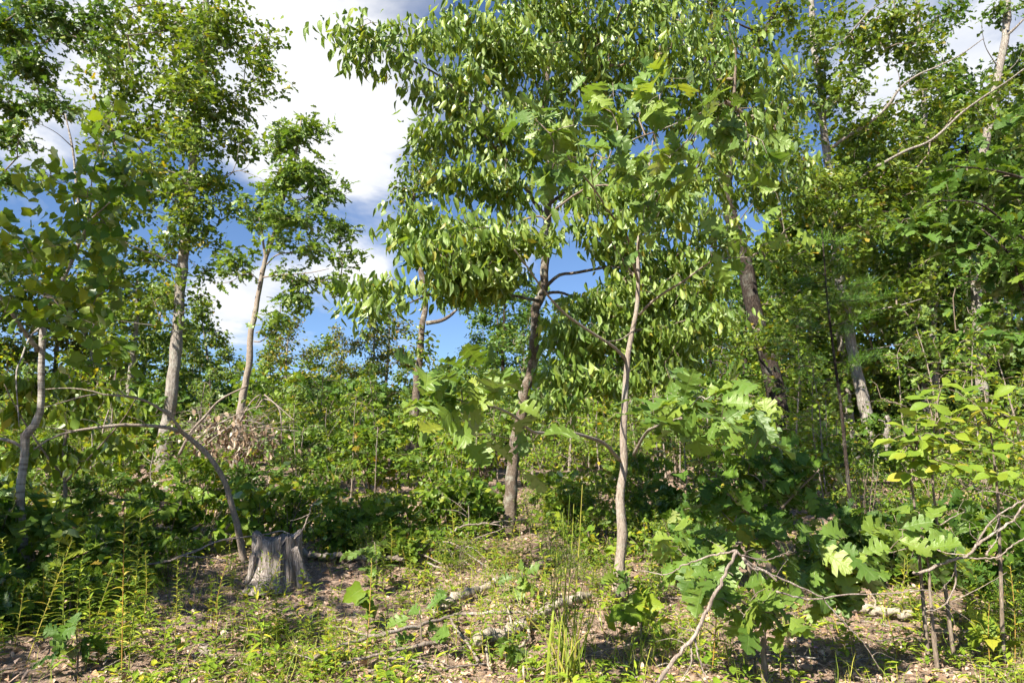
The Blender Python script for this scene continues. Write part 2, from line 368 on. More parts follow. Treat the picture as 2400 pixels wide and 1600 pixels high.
M['sap_bark'] = bark_mat('sapling_bark', (.15, .12, .095), (.30, .245, .20), (.45, .39, .325), (90, 90, 16), lamt=.3, bump=.5, fine=.35)
M['band_bark'] = bark_mat('banded_bark', (.11, .09, .075), (.21, .18, .155), (.31, .285, .25), (60, 60, 12), lamt=.3, bump=.4, bands=.4, fine=.3)
M['dog_bark'] = bark_mat('dogwood_bark', (.065, .047, .035), (.19, .145, .11), (.36, .30, .24), (85, 85, 45), lich=(.44, .44, .37), lamt=.6, bump=.9, fine=.4)
M['twig'] = bark_mat('twig_bark', (.10, .075, .055), (.21, .165, .125), (.34, .28, .22), (60, 60, 12), lamt=.1, bump=.3, fine=.3)
M['dead'] = bark_mat('dead_wood', (.13, .10, .08), (.27, .22, .185), (.44, .38, .33), (70, 70, 10), lamt=.35, lich=(.50, .47, .42), bump=.5, fine=.35)
M['log'] = bark_mat('pale_log', (.20, .165, .13), (.36, .305, .24), (.52, .455, .37), (50, 50, 8), lamt=.2, lich=(.40, .40, .32), bump=.5, fine=.4)
M['stump'] = bark_mat('stump_wood', (.14, .11, .092), (.36, .305, .27), (.58, .52, .47), (75, 75, 5), lamt=.25, lich=(.46, .42, .37), bump=.9, fine=.6)
M['stem'] = leaf_mat('weed_stem', [(0, (.10, .14, .03)), (.6, (.20, .17, .06)), (.9, (.20, .11, .05)), (1, (.25, .16, .08))], .1, .05, .5, 0, 0)

def ground_mat():
    m, t = mat_new('forest_floor')
    pos = t.add('ShaderNodeTexCoord').outputs['Object']
    n1 = t.noise(pos, 1.3, 4); n2 = t.noise(pos, 28, 6, .65, .4)
    st = t.add('ShaderNodeMapping', {'Vector': pos, 'Scale': (60, 170, 60), 'Rotation': (0, 0, .5)}).outputs[0]; n3 = t.noise(st, 1, 4, .6, 1.2)
    col = t.ramp(n2, [(.3, (.12, .08, .06)), (.5, (.29, .205, .155)), (.68, (.46, .345, .275))])
    col = t.mix(t.m('MULTIPLY', t.ramp(n3, [(.5, 0.), (.66, 1.)]), .6), col, (.42, .32, .25))
    col = t.mix(t.m('MULTIPLY', t.ramp(n1, [(.5, 0.), (.65, 1.)]), .35), col, (.10, .075, .04))
    bm = t.add('ShaderNodeBump', {'Height': t.m('ADD', n2, t.m('MULTIPLY', n3, .6)), 'Strength': .8, 'Distance': .03})
    b = t.add('ShaderNodeBsdfPrincipled', {'Base Color': col, 'Roughness': .95, 'Normal': bm.outputs[0]}); b.inputs['Specular IOR Level'].default_value = .1
    out = t.add('ShaderNodeOutputMaterial'); t.l.new(b.outputs[0], out.inputs[0]); return m

# ------------------------------------------------------------------ ground
def build_ground():
    ys = np.r_[np.arange(-30, 2, 2.), np.arange(2, 14, .1), np.arange(14, 40, .5), np.arange(40, 90, 4), 120, 200, 400, 900, 2000]
    xs = np.r_[-2000, -800, -300, -120, np.arange(-60, -12, 2.), np.arange(-12, 12, .12), np.arange(12, 61, 2.), 120, 300, 800, 2000]
    X, Y = np.meshgrid(xs, ys); Z = gz(X, Y)
    nx = len(xs); i, j = np.meshgrid(np.arange(nx - 1), np.arange(len(ys) - 1)); a = (j * nx + i).ravel()
    rng = np.random.default_rng(1); near = (np.abs(X) < 12) & (Y > 2) & (Y < 14)
    Z = Z + np.where(near, .008 * rng.standard_normal(Z.shape), 0)
    me = make_mesh('ground', np.stack([X, Y, Z], -1).reshape(-1, 3), np.stack([a, a + 1, a + nx + 1, a + nx], -1))
    tag(link('ground', me, ground_mat()), 'forest floor of dry brown leaves rising gently away', kind='structure')
build_ground()

# ------------------------------------------------------------------ growing twigs towards crown points
def grow(seeds, tips, rng, step=.25, rtip=.003, expo=.45, up=.35, rmax=.05):
    """seeds (n,3); returns list of (polyline, radii) reaching each tip from the nearest earlier wood"""
    nodes = [tuple(s) for s in seeds]; par = [-1] * len(seeds)
    ctr = seeds.mean(0)
    dist = np.min(np.linalg.norm(tips[:, None] - seeds[None], axis=2), 1)
    order = np.argsort(dist); arr = np.empty((len(seeds) + 60 * len(tips) + 10, 3)); arr[:len(seeds)] = seeds; n = len(seeds)
    paths = []
    for k in order:
        tp = tips[k]; d = tp - arr[:n]; L = np.linalg.norm(d, axis=1)
        c = L + up * np.maximum(0, -d[:, 2] + .25 * np.hypot(d[:, 0], d[:, 1]))
        b = int(np.argmin(c)); l = L[b]
        m = int(np.clip(l / step, 2, 40)); s = np.linspace(0, 1, m + 1)[1:, None]
        p = arr[b] + (tp - arr[b]) * s
        side = rng.standard_normal(3) * l * .10; side[2] = abs(side[2]) * .8 + .06 * l
        p = p + np.sin(s * math.pi) * side + rng.standard_normal(p.shape) * l * .012 * (1 - s)
        ids = [b]
        for q in p:
            arr[n] = q; par.append(ids[-1]); ids.append(n); n += 1
        paths.append(ids)
    cnt = np.zeros(n)
    for ids in paths: cnt[ids[-1]] += 1
    for i in range(n - 1, -1, -1):
        if par[i] >= 0: cnt[par[i]] += cnt[i]
    rad = np.minimum(rtip * np.maximum(cnt, 1) ** expo, rmax)
    res = []
    for ids in paths:
        r = rad[ids].copy(); r[0] = min(r[0], r[1] * 1.15)
        res.append((arr[ids], r))
    return res

def twig_mesh(name, paths, base, sides=4):
    mb = MB()
    for P, r in paths:
        if len(P) < 2: continue
        n = max(3, min(9, len(P))); i = np.linspace(0, len(P) - 1, n)
        ii = np.round(i).astype(int); mb.add(*tube(P[ii], r[ii], sides if r.max() < .012 else 6, cap=False))
    return mb.mesh(name, base)

def blob_tips(blobs, rng):
    """blobs: (centre, radii, count)"""
    out = []
    for c, r, n in blobs:
        v = rng.standard_normal((n, 3)); v /= np.linalg.norm(v, axis=1)[:, None]
        out.append(np.asarray(c) + v * (rng.random(n) ** .42)[:, None] * np.asarray(r))
    return np.vstack(out)

def tip_leaves(paths, rng, per, spread, size, droop, flat=.6, jit=.35, outward=.6, face=0.0, hang=False):
    """leaves round the last stretch of every twig"""
    P, A, N = [], [], []
    for pl, r in paths:
        tip = pl[-1]; t = pl[-1] - pl[max(0, len(pl) - 3)]; t = t / (np.linalg.norm(t) + 1e-9)
        n = max(1, rng.poisson(per))
        back = rng.random(n) ** 1.4 * spread
        seg = pl[-1][None] - t[None] * back[:, None]
        seg = seg + rng.standard_normal((n, 3)) * spread * jit * np.array([1, 1, .6])
        a = t[None] * outward + rng.standard_normal((n, 3)) * .75; a[:, 2] = a[:, 2] * .6 - droop
        nn = rng.standard_normal((n, 3)) * (1 - flat); nn[:, 2] += flat * 1.5; nn += face * np.array([-.35, -.9, .1])
        if hang:
            k = rng.random(n) < .85; seg[:, 2] = np.where(k, pl[-1][2] - t[2] * back + rng.standard_normal(n) * .02, seg[:, 2])
            a = np.where(k[:, None], rng.standard_normal((n, 3)) * (.38, .38, .2) + t * .25 + (0, 0, -1.15), a)
            nn = np.where(k[:, None], rng.standard_normal((n, 3)) * (1, 1, .2) + (-.35, -.5, .25), nn)
        P.append(seg); A.append(a); N.append(nn)
    P, A, N = np.vstack(P), np.vstack(A), np.vstack(N)
    return P, A, N, size * rng.uniform(.5, 1.22, len(P))

def trace(pts, D0, D1=None, base_on_ground=False):
    """pixel polyline to points; D runs from D0 to D1; a third number sets D itself"""
    D1 = D0 if D1 is None else D1; n = len(pts); out = []
    for i, p in enumerate(pts):
        D = p[2] if len(p) > 2 else D0 + (D1 - D0) * i / max(1, n - 1)
        out.append(at(p[0], p[1], D))
    return np.array(out)

def tree(name, label, cat, trunk, tw, D=None, Dtop=None, limbs=(), blobs=(), leaf=OAK_FAR, lkey='oak_far', lmat='oak_far', bark='oak_bark', per=14,
         spread=.5, size=.15, droop=.35, flat=.55, nobj=0, seed=0, seed_from=.35, sides=16, rough=.05, group=None, rtip=.004, step=.3, up=.35, jit=.35, root_flare=1.5, face=0.0, tipn=1.0, hang=False):
    """trunk: pixels from base upward; tw: (px width at base, px width at top); limbs: (pixels, D0, D1, w0, w1); blobs: (px, py, rx, ry, n[, D, rD])"""
    rng = np.random.default_rng(seed)
    if D is None: D = ghit(*trunk[0][:2])
    Dtop = D if Dtop is None else Dtop
    T = trace(trunk, D, Dtop); b = T[0].copy(); b[2] = gz(b[0], b[1])
    if T[0][2] > b[2] + .03: T = np.vstack([b + (0, 0, -.06), T])
    else: T[0][2] = b[2] - .06
    root = thing(name, label, cat, b, group)
    n = int(np.clip(np.linalg.norm(np.diff(T, axis=0), axis=1).sum() / .12, 24, 90)); S = spline(T, n)
    u = np.linspace(0, 1, n); r = .5 * mpp(D) * (tw[0] + (tw[1] - tw[0]) * u)
    r = r * (1 + (root_flare - 1) * np.exp(-(S[:, 2] - b[2]) / (.35 + 3 * r[0])))
    if tw[0] < 40:
        for q in range(9): r = r * (1 + rng.uniform(.06, .28) * np.exp(-((u - rng.uniform(.06, .95)) / rng.uniform(.006, .02)) ** 2))
        w = np.cumsum(rng.standard_normal((n, 3)), 0); w -= np.linspace(0, 1, n)[:, None] * w[-1]; S = S + w * (.10 * r)[:, None] * (1, 1, 0)
    mb = MB(); mb.add(*tube(S, r, sides, rough, seed, ridge=.03)); kids = [link('trunk', mb.mesh('trunk', b), M[bark], root)]
    seeds = [S[int(n * seed_from):]]; holders = []
    for i, (pts, d0, d1, w0, w1) in enumerate(limbs):
        L = trace(pts, d0, d1); m = max(10, int(np.linalg.norm(np.diff(L, axis=0), axis=1).sum() / .08)); m = min(m, 60)
        LS = spline(L, m); lr = np.linspace(.5 * mpp(d0) * w0, .5 * mpp(d1) * w1, m)
        k = MB(); k.add(*tube(LS, lr, 8, .05, seed + i)); kids.append(link('branch', k.mesh('branch', b), M[bark], root)); seeds.append(LS[m // 4:]); holders.append((kids[-1], LS[m // 4:]))
    if blobs:
        bl = []
        for q in blobs:
            Db = q[5] if len(q) > 5 else D; rD = q[6] if len(q) > 6 else .5 * (q[2] + q[3]) * mpp(Db)
            bl.append((at(q[0], q[1], Db), (q[2] * mpp(Db), rD, q[3] * mpp(Db)), max(1, int(q[4] * tipn))))
        tips = blob_tips(bl, rng); tips[:, 2] = np.maximum(tips[:, 2], gz(tips[:, 0], tips[:, 1]) + .15)
        paths = grow(np.vstack(seeds), tips, rng, step, rtip, up=up, rmax=.25 * mpp(D) * tw[0])
        kids.append(link('twigs', twig_mesh('twigs', paths, b), M['twig' if bark != 'sap_bark' else 'sap_bark'], root, kind='stuff'))
        P, A, N, Sz = tip_leaves(paths, rng, per, spread, size, droop, flat, jit, face=face, hang=hang)
        if nobj:
            V = P - CAM; px = 1200 + FPX * V[:, 0] / V[:, 1]; vis = (np.abs(px - 1200) < 1230)
            o = np.argsort(V[:, 1] + np.where(vis, 0, 50)); a_, z_ = o[:nobj], o[nobj:]
            leaf_objects(root, lkey, leaf, M[lmat], P[a_], A[a_], N[a_], Sz[a_], rng, b, holders=holders)
            P, A, N, Sz = P[z_], A[z_], N[z_], Sz[z_]
        if len(P): kids.append(link('crown', leaves_mesh('crown', leaf, P, A, N, Sz, rng, b), M[lmat], root, kind='stuff'))
    KIDS[root.name] = kids
    return root

# ================================================================== the traced trees
# tall pale oak on the left
tree('oak_tree', 'tall oak with pale grey trunk on the left, behind the bent sapling', 'tree',
     [(379, 1075), (384, 1030), (396, 960), (408, 857), (415, 771), (418, 702), (425, 616), (430, 547), (434, 499), (448, 396), (458, 327), (463, 241), (472, 138), (482, 17), (492, -120), (500, -300)],
     (28, 9), D=20, blobs=[
      (470, 60, 130, 90, 60), (330, 60, 120, 70, 30), (560, 60, 60, 70, 16), (640, 80, 25, 40, 5), (620, 190, 50, 55, 12), (600, 140, 60, 60, 12), (290, 200, 110, 70, 34), (420, 190, 110, 80, 50),
      (540, 250, 70, 60, 24), (300, 280, 100, 60, 32), (430, 310, 110, 70, 44), (560, 330, 50, 40, 12), (380, 420, 90, 60, 30), (500, 430, 55, 45, 14),
      (340, 480, 90, 50, 18), (470, 500, 70, 50, 16), (500, 560, 45, 50, 8), (350, 600, 70, 45, 14, 20.6), (480, 640, 45, 35, 6, 20.6), (330, 690, 70, 40, 9, 20.6), (385, 545, 45, 35, 7, 19.2), (455, 560, 40, 35, 6, 19.3), (430, 650, 35, 30, 3, 19.3), (380, 680, 40, 30, 4, 19.5), (465, 700, 40, 30, 4), (250, 560, 60, 40, 8), (390, 740, 40, 25, 3, 19.4),
      (480, -120, 160, 110, 50), (480, -260, 90, 80, 16), (465, 90, 70, 60, 16, 18.8), (455, 210, 70, 60, 20, 18.8), (450, 330, 70, 50, 18, 18.8), (440, 440, 60, 50, 16, 18.8), (300, 400, 80, 60, 16), (240, 330, 60, 50, 10), (250, 480, 60, 50, 10), (540, 480, 40, 40, 6)],
     limbs=[([(434, 20), (380, 10), (320, 15), (265, 30)], 20, 19, 7, 2), ([(470, 40), (420, 50), (390, 70), (330, 80), (290, 80), (268, 55)], 20, 18.6, 7, 2),
            ([(430, 540), (412, 560), (402, 580)], 20, 19.5, 6, 3), ([(420, 630), (370, 600), (330, 585), (250, 545)], 20, 18.5, 5, 1.5), ([(450, 420), (360, 385), (320, 340), (290, 320), (200, 260)], 20, 18, 6, 1.5),
            ([(445, 460), (370, 450), (270, 440)], 20, 19, 5, 1.5), ([(415, 765), (340, 760), (270, 750)], 20, 19, 4, 1),
            ([(455, 440), (500, 425), (540, 405), (575, 395), (590, 370)], 20, 19.5, 4, 1), ([(500, 425), (530, 415), (560, 400), (612, 418)], 19.8, 19.3, 3, 1), ([(545, 405), (555, 375), (560, 340)], 19.5, 19.3, 2, 1)],
     seed=1, per=14, spread=.58, size=.24, tipn=1.3, droop=.3, leaf=OAK_FAR)
# young oak leaning right
tree('oak_tree', 'slender young oak with pale kinked trunk left of the open sky', 'tree',
     [(556, 1030), (568, 960), (582, 891), (592, 829), (590, 785), (599, 737), (611, 668), (623, 609), (640, 564), (654, 516), (671, 447), (685, 406), (695, 361), (702, 310), (706, 280)],
     (19, 4), D=15, blobs=[(700, 310, 55, 40, 20), (760, 300, 22, 24, 5), (640, 340, 40, 40, 10), (720, 400, 60, 45, 22), (640, 440, 45, 50, 14), (770, 450, 45, 45, 16), (720, 500, 80, 40, 18), (790, 530, 40, 40, 12),
      (810, 590, 38, 22, 7), (730, 580, 60, 35, 10), (560, 600, 40, 30, 9), (540, 640, 30, 25, 5), (690, 650, 60, 30, 9), (780, 660, 35, 22, 6), (650, 750, 40, 35, 8), (700, 700, 45, 40, 8), (680, 400, 45, 40, 8, 14.6), (640, 500, 45, 40, 8, 14.6), (610, 530, 35, 30, 5), (590, 480, 35, 40, 5), (670, 560, 40, 30, 5, 14.6)],
     limbs=[([(623, 609), (617, 570), (615, 545), (605, 500)], 15, 14.8, 7, 2), ([(625, 620), (650, 597), (690, 590), (720, 575)], 15, 14.6, 4, 1.5), ([(615, 650), (650, 645), (720, 640), (770, 630)], 15, 14.6, 4, 1.5),
            ([(596, 800), (610, 800), (625, 790)], 15, 14.8, 4, 2), ([(600, 780), (625, 772), (660, 782)], 15, 14.7, 3, 1), ([(611, 660), (580, 640), (540, 660), (500, 665)], 15, 14.7, 3, 1)],
     seed=2, per=15, spread=.38, size=.225, droop=.3, leaf=OAK_MID, lmat='oak_leaf', bark='sap_bark', seed_from=.3)
# trunk left of the tall oak
tree('oak_tree', 'thin grey tree trunk just left of the tall oak', 'tree',
     [(303, 1060), (306, 960), (312, 880), (317, 823), (322, 740), (325, 640)], (17, 8), D=21,
     blobs=[(300, 720, 80, 60, 22), (260, 640, 60, 60, 18), (220, 560, 60, 60, 14), (330, 820, 60, 40, 10), (240, 800, 70, 40, 12)], seed=3, per=24, spread=.5, size=.2, leaf=OAK_FAR)
# overhanging dark tree, upper left
tree('oak_tree', 'dark leafy oak reaching in over the upper left corner', 'tree',
     [(-330, 1230), (-320, 900), (-310, 600), (-290, 300), (-280, 0), (-280, -300)], (60, 25), D=8.6, bark='shaded_dark_bark',
     limbs=[([(-300, 300), (-150, 150), (0, 60), (60, 10)], 8.6, 8.6, 22, 6), ([(-300, 420), (-150, 330), (0, 300), (100, 240)], 8.6, 8.8, 18, 4)],
     blobs=[(50, 40, 100, 70, 40), (160, 60, 70, 60, 22), (60, 130, 90, 50, 26), (250, 40, 55, 45, 12), (240, 110, 40, 40, 7), (30, 220, 80, 45, 16), (130, 240, 60, 40, 11), (40, 330, 70, 40, 12), (20, 420, 60, 30, 7), (110, 400, 40, 30, 4),
            (-200, 100, 150, 120, 40), (-250, 350, 150, 100, 26), (100, -150, 200, 100, 34), (-200, -200, 200, 120, 30), (-400, 0, 150, 200, 25)],
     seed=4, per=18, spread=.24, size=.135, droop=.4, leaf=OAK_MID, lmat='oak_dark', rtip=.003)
# the mid background tree with a side limb
tree('tree', 'dark crooked tree with a stub limb, centre left in the gap', 'tree',
     [(975, 1010), (977, 967), (981, 909), (983, 874), (993, 823), (991, 771), (996, 737), (998, 702), (985, 640), (969, 595), (958, 560), (965, 480), (985, 400)], (20, 7), D=15, bark='dog_bark',
     limbs=[([(1000, 757), (1034, 751), (1058, 737), (1070, 725)], 15, 14.6, 11, 6), ([(985, 700), (1010, 690), (1030, 680)], 15, 14.7, 7, 3)],
     blobs=[(985, 350, 60, 40, 16), (960, 430, 55, 50, 18), (1030, 420, 60, 60, 20), (950, 520, 40, 40, 9), (1020, 540, 60, 50, 14), (1000, 820, 40, 50, 10), (980, 680, 30, 20, 4), (1090, 700, 30, 30, 6)],
     seed=5, per=20, spread=.42, size=.13, leaf=OVATE_FAR, lmat='oak_far', seed_from=.4)
# big dark leaning trunk right of centre
tree('oak_tree', 'thick dark leaning trunk right of centre, behind the dogwood crown', 'tree',
     [(1845, 1130), (1825, 960), (1805, 860), (1793, 816), (1779, 771), (1765, 719), (1755, 668), (1745, 609), (1731, 564), (1714, 510), (1700, 420), (1690, 300), (1680, 150), (1670, -50), (1665, -250)], (44, 14), D=14, bark='shaded_dark_bark',
     limbs=[([(1710, 420), (1740, 230), (1758, 138), (1789, 83), (1813, 34), (1840, -40)], 14, 13.6, 15, 9), ([(1790, 80), (1750, 65), (1700, 45), (1660, 62)], 13.7, 13.2, 6, 2), ([(1690, 200), (1600, 60), (1560, 0)], 14, 13.4, 12, 6)],
     blobs=[(1700, 60, 90, 60, 20), (1800, 90, 60, 60, 14), (1850, 30, 60, 50, 12), (1840, 200, 60, 50, 12), (1880, 480, 70, 60, 16), (1840, 600, 60, 50, 14), (1850, 700, 60, 50, 10), (1780, 440, 60, 50, 10, 12.5), (1820, 790, 70, 50, 12, 12.5), (1830, 320, 80, 60, 18, 13), (1900, 420, 70, 60, 14, 13), (1760, 800, 60, 40, 8, 12.5), (1640, 20, 60, 40, 8), (1700, -100, 200, 80, 26), (1850, 380, 60, 60, 12)],
     seed=6, per=16, spread=.42, size=.17, leaf=OAK_FAR, lmat='oak_far', seed_from=.25)
# right pale oak
tree('oak_tree', 'tall oak with mottled pale trunk on the right, long arching limbs', 'tree',
     [(2066, 1060), (2058, 1026), (2041, 960), (2027, 902), (2013, 840), (2003, 788), (1996, 737), (1982, 650), (1975, 616), (1958, 430), (1948, 361), (1936, 293), (1931, 207), (1913, 120), (1910, 34), (1905, -120), (1900, -300)], (28, 8), D=16,
     limbs=[([(1951, 345), (1979, 324), (2030, 293), (2075, 255), (2110, 207), (2151, 176), (2200, 155), (2254, 127), (2306, 90)], 16, 14.5, 9, 2), ([(2058, 389), (2120, 355), (2185, 327), (2254, 265), (2306, 227), (2358, 193), (2400, 162)], 15.5, 13.5, 7, 4),
            ([(1945, 260), (1895, 235), (1870, 215)], 16, 15.4, 6, 2), ([(1930, 120), (1960, 110), (2000, 70), (2040, 25), (2080, 0)], 16, 15, 7, 2), ([(2110, 207), (2105, 170), (2085, 140)], 15, 14.8, 2, 1), ([(1985, 440), (2020, 415), (2060, 385)], 16, 15.5, 5, 5),
            ([(1996, 740), (2060, 725), (2110, 715), (2160, 700)], 16, 15, 4, 2), ([(2020, 820), (2060, 815), (2120, 805)], 16, 15.2, 3, 1)],
     blobs=[(2000, 60, 80, 60, 26), (2100, 60, 80, 50, 26), (1910, 160, 50, 60, 14), (2010, 130, 70, 50, 18), (2150, 110, 70, 50, 20), (1960, 240, 60, 50, 18), (1990, 310, 60, 40, 14), (2180, 220, 50, 50, 12), (2090, 330, 80, 50, 22), (1990, 420, 70, 50, 18), (2080, 440, 90, 50, 22),
            (2190, 350, 70, 60, 18), (2280, 270, 60, 50, 14), (2340, 210, 50, 40, 9), (1960, 540, 80, 50, 18), (2060, 560, 80, 60, 18), (2150, 500, 80, 60, 18), (2050, 680, 80, 50, 14), (2140, 660, 80, 60, 16), (2230, 560, 80, 60, 16), (2150, 780, 70, 50, 12), (2000, -80, 200, 80, 34), (1950, 740, 50, 40, 8), (1940, 450, 70, 60, 18, 14.8), (1960, 600, 70, 60, 16, 14.8), (2000, 220, 70, 60, 14, 15), (1900, 80, 70, 60, 16, 15), (2020, 500, 80, 60, 18, 14.8), (1990, 700, 60, 40, 8, 14.8), (2100, 250, 60, 50, 10), (2050, 380, 80, 60, 16), (2120, 420, 80, 60, 16)],
     seed=7, per=16, spread=.45, size=.185, tipn=1.15, leaf=OAK_FAR, lmat='oak_far', seed_from=.25)
tree('oak_tree', 'grey trunk at the far right with broken bare twigs near its top', 'tree',
     [(2290, 1060), (2290, 900), (2275, 700), (2268, 582), (2290, 400), (2333, 172), (2347, 120), (2354, 69), (2358, 17), (2362, -150)], (26, 14), D=17,
     limbs=[([(2352, 90), (2375, 70), (2400, 45)], 17, 16.6, 8, 4), ([(2340, 160), (2310, 110), (2300, 60)], 17, 16.4, 3, 1), ([(2330, 190), (2380, 150), (2400, 110)], 17, 16.4, 3, 1)],
     blobs=[(2350, 20, 50, 30, 10), (2300, 500, 80, 60, 16), (2360, 600, 60, 60, 14), (2250, 420, 50, 40, 8), (2360, -100, 120, 80, 24), (2330, 740, 70, 70, 14), (2380, 330, 40, 50, 8), (2280, 640, 80, 60, 16, 15.5), (2300, 420, 70, 60, 14, 15.5), (2350, 500, 70, 60, 14, 15.5), (2270, 800, 80, 60, 14, 15.5)],
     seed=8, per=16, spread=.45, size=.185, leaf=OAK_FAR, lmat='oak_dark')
tree('oak_tree', 'slim grey trunk between the mottled oak and the far right trunk', 'tree',
     [(2190, 1050), (2190, 850), (2187, 700), (2185, 633), (2185, 582), (2178, 450), (2170, 300), (2160, 150), (2150, -60)], (20, 8), D=18,
     blobs=[(2200, 60, 60, 50, 14), (2230, 20, 50, 40, 10), (2150, 640, 70, 60, 14), (2220, 700, 70, 60, 14), (2180, 830, 80, 50, 12), (2170, -60, 120, 60, 16), (2240, 460, 50, 40, 10), (2190, 560, 70, 60, 16, 16.5), (2170, 300, 60, 60, 12, 16.5), (2200, 170, 70, 60, 12), (2180, 700, 70, 60, 12, 16.5), (2130, 160, 60, 50, 10)],
     seed=9, per=16, spread=.45, size=.185, leaf=OAK_FAR, lmat='oak_dark')

